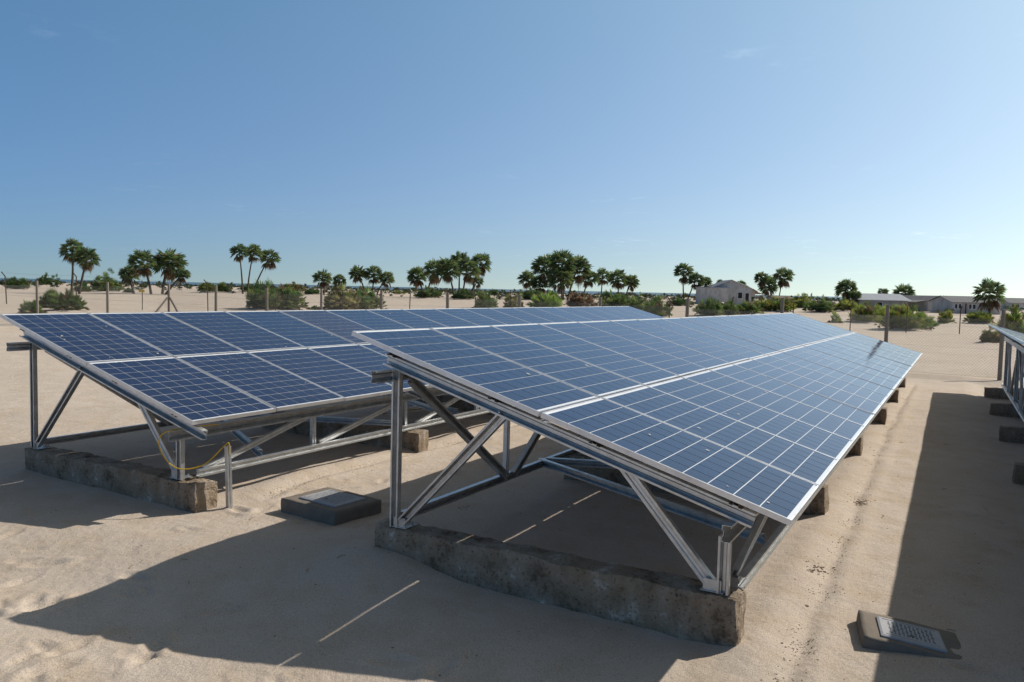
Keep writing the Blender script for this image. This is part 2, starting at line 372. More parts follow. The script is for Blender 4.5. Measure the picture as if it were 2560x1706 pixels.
# ------------------------------------------------------------------ vegetation lists (pixels of the photograph)
# bushes: px, base py, half width px, height px, style, label
BUSHES = [
 (47, 725, 27, 32, 'green', 'round dark green bush far left behind the bent rusty rod'),
 (119, 714, 24, 30, 'green', 'low green bush left of the twin tall palms at far left'),
 (80, 788, 26, 38, 'spiky', 'short spiky palm clump at the foot of the leftmost timber fence post'),
 (124, 772, 26, 52, 'spiky', 'upright spiky palm clump just right of the leftmost timber post'),
 (172, 779, 38, 46, 'spiky', 'sprawling spiky palm clump with dry stalks between two leftmost timber posts'),
 (208, 731, 20, 22, 'green', 'small dark bush at the foot of the twin tall palms'),
 (268, 731, 38, 46, 'spiky', 'tall pointed grey-green bush right of the twin tall palms'),
 (322, 733, 12, 14, 'green', 'tiny green bush left of the yellow sign'),
 (517, 732, 20, 24, 'yellow', 'yellowish round bush beside a rusty rod, left one of the touching pair'),
 (554, 732, 20, 24, 'yellow', 'yellowish round bush, right one of the touching pair by the rusty rod'),
 (628, 731, 28, 20, 'green', 'low dark bush under the three slender palms'),
 (655, 776, 42, 76, 'spiky', 'big spiky fan palm bush left of the fence post below the three slender palms'),
 (716, 777, 48, 58, 'spiky', 'broad spiky fan palm bush right of the fence post below the three slender palms'),
 (730, 732, 30, 24, 'brown', 'olive brown rounded bush on the sand behind the broad spiky bushes'),
 (780, 738, 20, 16, 'green', 'low dark bush below the pair of short palms left of centre'),
 (787, 778, 16, 14, 'green', 'tiny green shoot bush hugging a timber post beside the wide fan palm bush'),
 (850, 778, 42, 56, 'dry', 'wide fan palm bush with bleached stalks, left half, below short palms'),
 (915, 778, 46, 48, 'spiky', 'wide fan palm bush with yellow green tips, right half, below short palms'),
 (997, 737, 22, 8, 'yellow', 'flat yellowish scrub patch on the sand left of the large centre palm grove'),
 (1070, 748, 34, 26, 'green', 'dense dark bush under the left of the large centre palm grove'),
 (1158, 751, 28, 24, 'green', 'dense dark bush under the right of the large centre palm grove'),
 (1237, 740, 17, 17, 'green', 'small round bush alone on the sand between the two large palm groves'),
 (1212, 774, 30, 50, 'spiky', 'light green spiky bush behind a rusty rod right of the large centre grove'),
 (1285, 772, 22, 36, 'dry', 'thin straw coloured spiky tuft left of a timber post near centre'),
 (1330, 752, 36, 26, 'green', 'dark low bush at the left foot of the round dense palm grove'),
 (1362, 776, 42, 48, 'bright', 'bright green spiky fan palm bush in front of the round dense palm grove'),
 (1447, 774, 38, 40, 'dead', 'brown dead thorny bush in front of the round dense palm grove'),
 (1535, 776, 42, 44, 'spiky', 'green fan palm bush right of a timber post under the small palm pair'),
 (1597, 788, 36, 48, 'spiky', 'tall green fan palm bush, left part of the thicket by the far array corner'),
 (1640, 794, 34, 60, 'spiky', 'tall dark fan palm bush, right part of the thicket by the far array corner'),
 (1702, 766, 30, 20, 'green', 'low dark bush below the tall palm left of the white gabled house'),
 (1775, 791, 36, 42, 'spiky', 'green fan palm bush left of a rusty rod before the white gabled house'),
 (1822, 790, 28, 36, 'spiky', 'middle fan palm bush of the row before the white gabled house'),
 (1868, 789, 36, 36, 'spiky', 'right fan palm bush of the row before the white gabled house'),
 (1935, 781, 46, 36, 'yellow', 'yellow green bush on the slope right of the white house'),
 (2006, 772, 30, 36, 'yellow', 'round yellow green bush in the dune thicket left of the lone short palm'),
 (2049, 783, 34, 34, 'spiky', 'grey green spiky bush in the dune thicket left of the lone short palm'),
 (2110, 780, 30, 26, 'yellow', 'yellow green bush at the foot of the lone short palm'),
 (2087, 808, 13, 30, 'bright', 'small lone palm sprout on open sand before the dune thicket'),
 (2167, 808, 42, 50, 'yellow', 'fan palm bush before the low corrugated shed, left of the thick timber post'),
 (2262, 828, 62, 66, 'yellow', 'largest fan palm bush on the right, beside the thick timber post'),
 (2359, 810, 23, 36, 'yellow', 'small fan palm bush before the cream gabled house'),
 (2449, 811, 32, 30, 'yellow', 'low fan palm bush before the house with windows'),
 (2474, 858, 26, 48, 'brown', 'brownish spiky bush by the far corner of the right hand array'),
 (2532, 850, 40, 72, 'yellow', 'tall fan palm bush behind the rightmost timber post'),
 (2565, 842, 30, 60, 'dry', 'dry tipped fan palm bush cut by the right picture edge'),
]
# palms: crown px, crown py, crown radius px, base px, base py, lean, label, group
PALMS = [
 (181, 620, 32, 178, 733, 'taller left palm of the twin tall palms at far left', 'far left twin palms'),
 (216, 640, 32, 197, 735, 'right palm of the twin tall palms at far left', 'far left twin palms'),
 (322, 682, 23, 335, 734, 'shortest left palm of the grove behind the yellow sign', 'grove behind the yellow sign'),
 (356, 650, 33, 378, 736, 'tall left palm with bent trunk in the grove behind the yellow sign', 'grove behind the yellow sign'),
 (421, 652, 40, 406, 736, 'largest right palm of the grove behind the yellow sign', 'grove behind the yellow sign'),
 (455, 684, 19, 412, 737, 'small drooping palm at the right end of the grove behind the yellow sign', 'grove behind the yellow sign'),
 (598, 626, 24, 607, 735, 'leftmost of the three slender palms', 'three slender palms'),
 (634, 628, 24, 619, 734, 'middle one of the three slender palms', 'three slender palms'),
 (674, 641, 27, 632, 733, 'right leaning one of the three slender palms', 'three slender palms'),
 (806, 691, 25, 809, 738, 'left palm of the short pair left of centre', 'short palms left of centre'),
 (848, 699, 19, 846, 738, 'smaller right palm of the short pair left of centre', 'short palms left of centre'),
 (895, 680, 23, 914, 738, 'left palm of the short trio above the wide fan palm bush', 'short palm trio'),
 (934, 682, 25, 931, 738, 'middle palm of the short trio above the wide fan palm bush', 'short palm trio'),
 (966, 694, 21, 942, 739, 'right leaning palm of the short trio above the wide fan palm bush', 'short palm trio'),
 (1043, 686, 25, 1058, 744, 'left outer palm of the large centre grove', 'large centre palm grove'),
 (1086, 672, 30, 1066, 745, 'second palm from left in the large centre grove', 'large centre palm grove'),
 (1117, 668, 31, 1136, 748, 'palm with strongly slanting trunk in the large centre grove', 'large centre palm grove'),
 (1150, 648, 27, 1148, 745, 'tallest upper palm of the large centre grove', 'large centre palm grove'),
 (1167, 668, 33, 1155, 747, 'broad middle palm of the large centre grove', 'large centre palm grove'),
 (1202, 654, 28, 1178, 745, 'right outer palm of the large centre grove', 'large centre palm grove'),
 (1193, 701, 16, 1182, 744, 'small low palm at the right of the large centre grove', 'large centre palm grove'),
 (1317, 694, 21, 1330, 746, 'left outer small palm of the round dense grove', 'round dense palm grove'),
 (1349, 706, 23, 1356, 748, 'low left palm of the round dense grove', 'round dense palm grove'),
 (1364, 663, 36, 1392, 750, 'upper left palm of the round dense grove', 'round dense palm grove'),
 (1406, 654, 36, 1408, 751, 'topmost palm of the round dense grove', 'round dense palm grove'),
 (1444, 666, 36, 1418, 751, 'upper right palm of the round dense grove', 'round dense palm grove'),
 (1402, 692, 34, 1404, 752, 'front middle palm of the round dense grove', 'round dense palm grove'),
 (1474, 692, 23, 1456, 750, 'right outer palm of the round dense grove', 'round dense palm grove'),
 (1507, 687, 21, 1502, 748, 'slim palm just right of the round dense grove', 'small palm trio right of the dense grove'),
 (1545, 692, 25, 1548, 750, 'fuller middle palm of the trio right of the round dense grove', 'small palm trio right of the dense grove'),
 (1577, 702, 21, 1565, 750, 'right palm of the trio right of the round dense grove', 'small palm trio right of the dense grove'),
 (1709, 676, 26, 1710, 756, 'tall straight palm left of the white gabled house', 'palms by the white house'),
 (1740, 697, 23, 1715, 757, 'shorter palm with curved trunk left of the white gabled house', 'palms by the white house'),
 (1763, 704, 19, 1762, 757, 'low palm touching the roof of the white gabled house', 'palms by the white house'),
 (1800, 706, 11, 1800, 752, 'palm top peeping over the apex of the white gabled house', 'palms by the white house'),
 (1853, 711, 14, 1853, 752, 'palm top behind the brown roof', 'palms by the white house'),
 (1904, 693, 20, 1925, 757, 'left palm of the cluster right of the white house', 'palm cluster right of the white house'),
 (1921, 710, 27, 1932, 757, 'low full palm of the cluster right of the white house', 'palm cluster right of the white house'),
 (1958, 688, 27, 1946, 757, 'tall right palm of the cluster right of the white house', 'palm cluster right of the white house'),
 (2116, 718, 28, 2112, 772, 'lone short palm left of the low corrugated shed', None),
 (2139, 736, 15, 2136, 774, 'very small palm touching the left end of the low corrugated shed', None),
 (2208, 730, 15, 2208, 768, 'small palm top behind the low corrugated shed', 'palms behind the corrugated shed'),
 (2259, 730, 28, 2264, 770, 'full palm behind the right end of the low corrugated shed', 'palms behind the corrugated shed'),
 (2473, 728, 40, 2477, 790, 'large palm before the house with windows', None),
]
for i, b in enumerate(BUSHES):
    p, t = gp(b[0], b[1]); w = b[2]*t/F_PX
    HUMMOCKS.append((p[0], p[1], max(0.8, w*1.1), 0.16*min(1.6, w)))

# ------------------------------------------------------------------ sand, sea
FOOT = []
for i in range(170):
    zone = rnd.random()
    if zone < 0.55: fx, fy = rnd.uniform(-3.4, -0.9), rnd.uniform(-2.2, 3.2)
    elif zone < 0.8: fx, fy = rnd.uniform(-0.5, 9), rnd.uniform(-4.6, -3.7)
    else: fx, fy = rnd.uniform(-0.5, 8), rnd.uniform(0.3, 1.9)
    FOOT.append((fx, fy, rnd.uniform(0, math.pi*2), rnd.uniform(0.7, 1.25)))
def axis_steps(segs):
    out = [segs[0][0]]
    for a, b, s0, s1 in segs:
        x = a
        while x < b-1e-6:
            t = (x-a)/(b-a); x += s0*(s1/s0)**t; out.append(min(x, b))
    return np.array(sorted(set(np.round(out, 5))))
gx = axis_steps([(-400, -9, 60, 2), (-9, -3.7, 0.8, 0.05), (-3.7, 1.2, 0.026, 0.026), (1.2, 8, 0.04, 0.11), (8, 26, 0.12, 0.5), (26, 120, 0.6, 3), (120, 900, 4, 40), (900, 12000, 60, 1500)])
gy = axis_steps([(-6000, -300, 900, 30), (-300, -12, 20, 0.5), (-12, -5.4, 0.4, 0.06), (-5.4, 3.2, 0.03, 0.03), (3.2, 7, 0.045, 0.07), (7, 50, 0.15, 1.0), (50, 300, 1.5, 8), (300, 12000, 12, 1500)])
GX, GY = np.meshgrid(gx, gy, indexing='ij')
GZ = ground_fine(GX, GY)
for fx, fy, fa, fs_ in FOOT:
    i0, i1 = np.searchsorted(gx, [fx-0.4, fx+0.4]); j0, j1 = np.searchsorted(gy, [fy-0.4, fy+0.4])
    X = GX[i0:i1, j0:j1]-fx; Y = GY[i0:i1, j0:j1]-fy
    u = (X*math.cos(fa)+Y*math.sin(fa))/(0.13*fs_); v = (-X*math.sin(fa)+Y*math.cos(fa))/(0.05*fs_*(1+0.25*np.tanh(u)))
    r = np.sqrt(u*u+v*v); GZ[i0:i1, j0:j1] += 0.017*fs_*(-np.exp(-(r/0.85)**4)+0.55*np.exp(-((r-1.35)/0.35)**2))
nx_, ny_ = len(gx), len(gy)
verts = np.stack([GX, GY, GZ], -1).reshape(-1, 3)
I = np.arange(nx_*ny_).reshape(nx_, ny_)
quads = np.stack([I[:-1, :-1], I[1:, :-1], I[1:, 1:], I[:-1, 1:]], -1).reshape(-1, 4)
me = bpy.data.meshes.new('sand_ground'); me.vertices.add(len(verts)); me.vertices.foreach_set('co', verts.ravel())
me.loops.add(quads.size); me.loops.foreach_set('vertex_index', quads.ravel()); me.polygons.add(len(quads))
me.polygons.foreach_set('loop_start', np.arange(0, quads.size, 4)); me.polygons.foreach_set('use_smooth', np.ones(len(quads), bool))
me.materials.append(M['sand']); me.update(); me.validate()
tag(link('sand_ground', me), kind='structure')
def gz(x, y): return float(ground_fine(np.array([x]), np.array([y]))[0])
s_ = MB(); s_.add([(-400, -9000, SEA_Z), (16000, -9000, SEA_Z), (16000, 16000, SEA_Z), (-400, 16000, SEA_Z)], [(0, 1, 2, 3)])
tag(s_.build('sea', M['sea']), kind='structure')

# ------------------------------------------------------------------ solar arrays
NCOL, PITCH, PW_, PL_, GAP = 18, 1.004, 0.992, 1.65, 0.02
def chan(w, d, t=0.003, lip=0.014, rib=0.008):
    """lipped channel with a grooved web: web along u (width w), flanges along +w axis (depth d), closed thin outline"""
    h = w/2
    outer = [(-h+lip, d), (-h, d), (-h, 0), (-h*0.45, 0), (-h*0.25, rib), (h*0.25, rib), (h*0.45, 0), (h, 0), (h, d), (h-lip, d)]
    inner = [(h-lip, d-t), (h-t, d-t), (h-t, t), (h*0.45+t*.3, t), (h*0.25+t*.3, rib+t), (-h*0.25-t*.3, rib+t), (-h*0.45-t*.3, t), (-h+t, t), (-h+t, d-t), (-h+lip, d-t)]
    return outer+inner
CH = chan(0.07, 0.045); CHB = chan(0.09, 0.05); CHS = chan(0.055, 0.04)
HAT = [(u_, -w_) for u_, w_ in [(-0.04, -0.04), (-0.018, -0.04), (-0.012, -0.003), (0.012, -0.003), (0.018, -0.04), (0.04, -0.04), (0.04, -0.037), (0.02, -0.037), (0.0145, 0.0), (-0.0145, 0.0), (-0.02, -0.037), (-0.04, -0.037)]][::-1]
def frame_mesh():
    m = MB(); b = 0.011; D_ = 0.035
    m.box(0, PW_, -b, 0, -D_, 0); m.box(0, PW_, -PL_, -PL_+b, -D_, 0)
    m.box(0, b, -PL_+b, -b, -D_, 0); m.box(PW_-b, PW_, -PL_+b, -b, -D_, 0)
    m.box(b, b+0.02, -PL_+b, -b, -D_, -D_+0.002); m.box(PW_-b-0.02, PW_-b, -PL_+b, -b, -D_, -D_+0.002)
    return m.mesh('solar_panel', M['alu'])
def cell_uv(me):
    uv = me.uv_layers.new(name='cell'); n = len(me.polygons)
    uv.data.foreach_set('uv', [0, 0, 1, 0, 1, 1, 0, 1]*n)
CW = 0.1528; CP = 0.159
def cell_origin(i, j): return 0.0222+CP*i, -(0.0335+CP*j)
def tone_for(r, base): 
    k = r.uniform(0.86, 1.16); h = r.uniform(-1, 1)
    return (max(0.002, base[0]*k*(1+0.18*h)), base[1]*k*(1+0.07*h), base[2]*k)
BLUE = (0.0022, 0.0115, 0.050); PURPLE = (0.022, 0.017, 0.042); TEAL = (0.004, 0.018, 0.060)
FRAME_ME = frame_mesh()
mb = MB(); mb.add([(0.0108, -PL_+0.0108, -0.0045), (PW_-0.0108, -PL_+0.0108, -0.0045), (PW_-0.0108, -0.0108, -0.0045), (0.0108, -0.0108, -0.0045)], [(0, 1, 2, 3)])
SHEET_ME = mb.mesh('backsheet', M['sheet'])
def cellsheet(seed, base, cols=range(6), rows=range(10)):
    r = random.Random(seed); m = MB()
    for i in range(6):
        for j in range(10):
            x, y = cell_origin(i, j)
            m.add([(x, y-CW, -0.003), (x+CW, y-CW, -0.003), (x+CW, y, -0.003), (x, y, -0.003)], [(0, 1, 2, 3)], tone_for(r, base))
    me = m.mesh('cell_sheet', M['cell']); cell_uv(me); return me
SHEETS = [cellsheet(k, BLUE) for k in range(8)] + [cellsheet(20+k, TEAL) for k in range(3)]
SHEET_PURPLE = cellsheet(40, PURPLE)
def onecell(seed, base):
    m = MB(); m.add([(0, -CW, 0), (CW, -CW, 0), (CW, 0, 0), (0, 0, 0)], [(0, 1, 2, 3)], tone_for(random.Random(seed), base))
    me = m.mesh('cell', M['cell']); cell_uv(me); return me
CELLS = [onecell(100+k, BLUE) for k in range(10)]
NF, SP, X0F = 6, 3.35, 0.145          # frames per row, spacing, first frame
def solar_array(label, org, tilt, slope, az, ysh, near_cells, purple=(), seed=0, reach=3.12):
    R_ = random.Random(seed)
    root = empty('solar_array', org, (0, -math.atan(slope), az)); tag(root, label, 'solar array', 'rows of solar panels')
    ct, st = math.cos(tilt), math.sin(tilt)
    def S(L, n, x=0.0): return Vector((x, -L*ct - n*st*1.0, -L*st + n*ct))
    tiltM = Matrix.Rotation(tilt, 4, 'X')
    for c in range(NCOL):
        for r in range(2):
            L0 = 0 if r == 0 else PL_+GAP
            p = link('solar_panel', FRAME_ME, root)
            p.matrix_local = Matrix.Translation(S(L0, R_.uniform(-0.001, 0.001), c*PITCH)) @ tiltM @ Matrix.Rotation(math.radians(R_.uniform(-0.12, 0.12)), 4, 'X') @ Matrix.Rotation(math.radians(R_.uniform(-0.12, 0.12)), 4, 'Y')
            link('backsheet', SHEET_ME, p)
            if (c, r) in near_cells:
                for i in range(6):
                    for j in range(10):
                        x, y = cell_origin(i, j); link('cell', R_.choice(CELLS), p, (x, y, -0.003))
            else:
                tag(link('cell_sheet', SHEET_PURPLE if (c, r) in purple else R_.choice(SHEETS), p), kind='stuff')
    xe = (NCOL-1)*PITCH+PW_
    dm = MB()
    for k in range(34):
        L = R_.uniform(0.1, 3.2); x = (R_.random()**1.5)*xe; r0 = R_.uniform(0.004, 0.011); el = R_.uniform(1, 2.2)
        dm.add([S(L+r0*el*math.cos(a)*R_.uniform(.7, 1.2), 0.0006, x+r0*math.sin(a)) for a in [q*math.pi/4 for q in range(8)]], [tuple(range(8))])
    tag(dm.build('bird_droppings', M['shell'], root), kind='stuff')
    def part(name, prof, a, b, xd, off=(0, 0, 0)):
        m = MB(); m.profile(prof, Vector(a)+Vector(off), Vector(b)+Vector(off), xd); return m.build(name, M['steel'], root)
    for L in (0.36, 1.27, 2.06, 3.0):
        m = MB(); nrm = Vector((0, -st, ct))
        m.profile(HAT, S(L, -0.0355, 0.045), S(L, -0.0355, xe-0.06), (0, -ct, -st)); m.build('purlin', M['purlin'], root)
    yr, yf = -0.33+ysh, -2.79+ysh
    def under(y):  # underside of the rafter at a given y
        return (y*math.tan(tilt)) - 0.168/ct
    zt_r, zt_f = under(yr)-0.055, under(yf)-0.075
    zb = -1.45
    for k in range(NF):
        x = X0F+SP*k
        part('rafter', CHB, S(0.29, -0.121, x-0.025), S(reach, -0.121, x-0.025), (0, -st, ct)).name = 'rafter'
        part('rear_post', CH, (x, yr-0.02, zb), (x, yr-0.02, under(yr-0.02)-0.002), (0, 1, 0), (-0.02, 0, 0))
        part('front_post', CH, (x, yf-0.01, zb), (x, yf-0.01, zt_f-0.05), (0, 1, 0), (-0.02, 0, 0))
        part('rear_brace', CH, (x-0.008, yr-0.085, zb+0.045), (x-0.008, yr-0.93, under(yr-0.93)+0.015), (0, 0.7, 0.7), (-0.012, 0, 0))
        part('front_brace', CH, (x-0.008, yf+0.075, zb+0.03), (x-0.008, yf+0.66, under(yf+0.66)+0.015), (0, -0.7, 0.7), (-0.012, 0, 0))
        for nm, yy, sgn in (('rear', yr-0.065, 1), ('front', yf+0.055, -1)):
            m = MB(); m.box(x-0.06, x+0.09, yy-0.07, yy+0.07, zb, zb+0.006); m.box(x-0.05, x-0.044, yy-0.055, yy+0.055, zb+0.006, zb+0.075)
            for bx_, by_ in ((0.06, 0.045), (0.06, -0.045)):
                m.tube([(x+bx_, yy+by_, zb+0.004), (x+bx_, yy+by_, zb+0.03)], 0.008, 6)
            m.build('base_bracket', M['steel'], root)
    xa, xb = -0.15, X0F+SP*(NF-1)+0.5
    part('top_chord', CHB, (xa, yr+0.045, zt_r+0.012), (xb, yr+0.045, zt_r+0.012), (0, 0, 1), (0, -0.02, 0))
    part('top_chord', chan(0.1, 0.055), (-0.03, yf+0.01, zt_f+0.002), (xb, yf+0.01, zt_f+0.002), (0, 0, 1), (0, -0.03, 0))
    part('bottom_chord', CH, (X0F+0.07, yr+0.045, zb+0.048), (xb, yr+0.045, zb+0.048), (0, 0, 1), (0, -0.02, 0))
    part('bottom_chord', CH, (X0F+0.09, yf-0.045, zb+0.042), (xb, yf-0.045, zb+0.042), (0, 0, 1), (0, -0.02, 0))
    for k in range(NF-1):
        x = X0F+SP*k; xm = x+SP/2
        part('truss_diagonal', CH, (x+0.10, yr, zt_r-0.03), (xm-0.06, yr, zb+0.06), (1, 0, 1), (0, -0.015, 0))
        part('truss_diagonal', CH, (xm+0.06, yr, zb+0.06), (x+SP-0.08, yr, zt_r-0.03), (1, 0, 1), (0, -0.015, 0))
        part('truss_vertical', CHS, (xm, yr, zb+0.05), (xm, yr, zt_r-0.03), (1, 0, 0), (0, -0.01, 0))
        part('truss_diagonal', CHS, (x+0.20, yf-0.02, zb+0.05), (xm-0.09, yf-0.02, zt_f-0.035), (1, 0, -1), (0, -0.02, 0))
        part('truss_diagonal', CHS, (xm+0.08, yf-0.02, zb+0.07), (x+SP-0.1, yf-0.02, zt_f-0.035), (1, 0, -1), (0, -0.02, 0))
        part('truss_vertical', CHS, (xm, yf-0.02, zb+0.05), (xm, yf-0.02, zt_f-0.045), (1, 0, 0), (0, -0.01, 0))
        part('floor_tie', CH, (x+2.38, yr-0.01, zb+0.075), (x+0.90, yf-0.06, zb+0.10), (0, 0, 1))
        part('floor_tie', CH, (x+2.44, yr-0.03, zb+0.075), (x+3.22, yf+0.02, zb+0.10), (0, 0, 1))
    return root
near_B = {(0, 0), (0, 1), (1, 1), (1, 0), (2, 1)}
near_A = {(0, 0), (0, 1), (1, 1), (1, 0), (2, 1)}
ORG = {'B': (0, 0, ZOFF), 'A': (0.287, 5.24, ZOFF-0.06), 'C': (-0.1, -4.73, ZOFF-0.14)}
ROT = {'B': (-0.0074, 0.0), 'A': (-0.0019, -0.0226), 'C': (-0.0055, 0.0078)}
arr = {}
arr['B'] = solar_array('large tilted row of blue solar panels filling the middle and right foreground', ORG['B'], 0.2798, *ROT['B'], 0.0, near_B, seed=1)
arr['A'] = solar_array('tilted row of deep blue solar panels on the left, behind the largest row', ORG['A'], 0.2603, *ROT['A'], -0.10, near_A, {(4, 0), (9, 1)}, seed=2, reach=3.40)
arr['C'] = solar_array('row of solar panels at right picture edge, seen from its high back edge', ORG['C'], 0.275, *ROT['C'], 0.0, set(), seed=3)

# ------------------------------------------------------------------ concrete footings
def row_matrix(k):
    return Matrix.Translation(ORG[k]) @ Matrix.Rotation(ROT[k][1], 4, 'Z') @ Matrix.Rotation(-math.atan(ROT[k][0]), 4, 'Y')
ORD = ['nearest', 'second', 'third', 'fourth', 'fifth', 'sixth']
def footing(k, i, y0, y1, label, step):
    w = rnd.uniform(0.22, 0.26); vs_, fs = rough_box(w, y1-y0, 0.52, step, 0.015, 0.012, seed=i*3+ord(k))
    m = MB(); m.add(vs_, fs); o = m.build('concrete_footing', M['concrete'], None, False)
    o.matrix_world = row_matrix(k) @ Matrix.Translation((X0F-0.097+SP*i, y0, -1.453-0.52))
    tag(o, label, 'footing', 'concrete footings under the panel rows'); return o
for i in range(NF):
    footing('B', i, -2.93+rnd.uniform(-.03, .03), -0.19, ['long concrete footing beam under the near end of the largest panel row',
        'second concrete footing from the camera along the low edge of the largest row', 'third concrete footing from the camera along the low edge of the largest row',
        'fourth concrete footing from the camera along the low edge of the largest row', 'fifth concrete footing from the camera along the low edge of the largest row',
        'farthest concrete footing along the low edge of the largest row'][i], 0.035 if i == 0 else 0.08)
for i in range(3):
    footing('A', i, -3.17, -0.32, ['long concrete footing beam under the near end of the left panel row', 'second concrete footing under the left panel row, seen past the steel post',
        'third concrete footing deep in the shade under the left panel row'][i], 0.04 if i == 0 else 0.08)
for i in range(1, NF):
    footing('C', i, -2.9, 0.05, [None, 'dark concrete footing cut by the right picture edge, nearest visible one of the right row', 'shaded concrete footing of the right row, second visible from the camera',
        'shaded concrete footing of the right row, third visible from the camera', 'shaded concrete footing of the right row, next to its sunlit last one', 'partly sunlit farthest concrete footing of the right row'][i], 0.08)

# ------------------------------------------------------------------ inspection covers
def cover(label, corner, ang, sx, sy, h, lx0, lx1, ly0, ly1, zt, tiltx=0, tilty=0, seed=0):
    root = empty('inspection_cover', (corner[0], corner[1], zt), (tiltx, tilty, ang)); tag(root, label, 'cover')
    vs_, fs = rough_box(sx, sy, h, 0.03, 0.004, 0.012, seed=seed); m = MB(); m.add([v-Vector((0, 0, h)) for v in vs_], fs)
    m.build('concrete_slab', M['slab'], root, True)
    m = MB(); b = 0.012; z0, z1 = -0.01, 0.016
    out = [(lx0, ly0), (lx1, ly0), (lx1, ly1), (lx0, ly1)]; inn = [(lx0+b, ly0+b), (lx1-b, ly0+b), (lx1-b, ly1-b), (lx0+b, ly1-b)]
    m.add([(x, y, z0) for x, y in out]+[(x, y, z1-0.006) for x, y in out]+[(x, y, z1) for x, y in inn], [(0, 1, 5, 4), (1, 2, 6, 5), (2, 3, 7, 6), (3, 0, 4, 7), (4, 5, 9, 8), (5, 6, 10, 9), (6, 7, 11, 10), (7, 4, 8, 11), (8, 9, 10, 11)])
    m.box(lx0+0.03, lx0+0.034, ly0+0.03, ly1-0.03, z1, z1+0.0025); m.box(lx1-0.034, lx1-0.03, ly0+0.03, ly1-0.03, z1, z1+0.0025)
    lid = m.build('lid', M['lid'], root)
    m = MB(); nx, ny = 6, 11; wx, wy = (lx1-lx0-0.1)/nx, (ly1-ly0-0.1)/ny
    for i in range(nx):
        for j in range(ny):
            cx, cy = lx0+0.05+wx*(i+.5), ly0+0.05+wy*(j+.5)
            if (i+j) % 2: m.box(cx-wx*.36, cx+wx*.36, cy-0.0032, cy+0.0032, z1-0.002, z1+0.0012)
            else:
                for dx in (-.22, .22): m.box(cx+wx*dx-0.003, cx+wx*dx+0.003, cy-wy*.33, cy+wy*.33, z1-0.002, z1+0.0012)
    m.tube([(lx0+(lx1-lx0)*.3, (ly0+ly1)/2, z1-.002), (lx0+(lx1-lx0)*.3, (ly0+ly1)/2, z1+.002)], 0.016, 10)
    tag(m.build('lid_slots', M['slot'], lid), kind='stuff')
    return root
D_ = 2560/2353.0
def hz(px, py, z): return hit_axis(px*D_, py*D_, 2, z)
zc = 0.125
a = hz(770, 1178, zc); b = hz(655, 1152, zc); c_ = hz(872, 1148, zc)
ang = math.atan2(c_[1]-a[1], c_[0]-a[0])
print('coverA', a, b, c_)
cover('raised concrete inspection cover with pale slotted lid between the two panel rows', a, ang-0.03, 0.57, 0.74, 0.30, 0.10, 0.47, 0.11, 0.60, zc, seed=4)
zc = 0.085
a = hz(2195, 1500, zc-0.02); b = hz(1990, 1462, zc); c_ = hz(2232, 1440, zc-0.02)
ang = math.atan2(b[1]-a[1], b[0]-a[0]); print('coverR', a, b, c_)
cover('inspection cover half buried in sand at the lower right, half in shadow', (a[0]+0.05, a[1]-0.08), ang-math.pi/2, 0.42, 0.57, 0.24, 0.06, 0.34, 0.11, 0.47, zc-0.085, 0.12, -0.03, seed=9)

# ------------------------------------------------------------------ stub post, cable, loose channels
MA = row_matrix('A')
def inA(p): return MA @ Vector(p)
m = MB(); m.profile(chan(0.05, 0.035), inA((0.32, -3.34, -1.9)), inA((0.32, -3.31, -1.12)), (1, 0, 0))
tag(m.build('stub_post', M['steel']), 'short upright steel channel standing beside the left row footing, with cable end', 'post')
def bez(pts, n=8):
    P = [Vector(p) for p in pts]; out = []
    for i in range(len(P)-1):
        p0, p1, p2, p3 = P[max(i-1, 0)], P[i], P[i+1], P[min(i+2, len(P)-1)]
        for k in range(n):
            t = k/n; out.append(0.5*((2*p1)+(-p0+p2)*t+(2*p0-5*p1+4*p2-p3)*t*t+(-p0+3*p1-3*p2+p3)*t**3))
    return out+[P[-1]]
m = MB(); m.tube(bez([inA(p) for p in ((0.45, -2.98, -0.965), (0.05, -2.95, -0.96), (-0.10, -2.92, -0.99), (-0.12, -2.90, -1.10), (-0.06, -2.96, -1.26), (0.0, -3.08, -1.31), (0.14, -3.20, -1.27), (0.29, -3.29, -1.11), (0.32, -3.31, -1.10), (0.325, -3.305, -1.2))], 8), 0.0055, 8)
tag(m.build('yellow_cable', M['cable'], None, True), 'yellow cable looping from the left panel row down to the stub post', 'cable')
for (x0, y0, x1, y1, zz, lb) in ((655, 962, 920, 986, 0.10, 'loose steel channel lying under the left panel row, left one'),
                                (900, 922, 1052, 944, 0.13, 'loose steel channel lying under the left panel row near its second footing'),
                                (880, 948, 1020, 930, 0.22, 'loose steel channel lying across others under the left panel row')):
    a = hz(x0, y0, zz); b = hz(x1, y1, zz); m = MB(); m.profile(CH, a, b, (0, 0, 1))
    tag(m.build('loose_channel', M['steel']), lb, 'channel', 'loose steel channels on the sand')

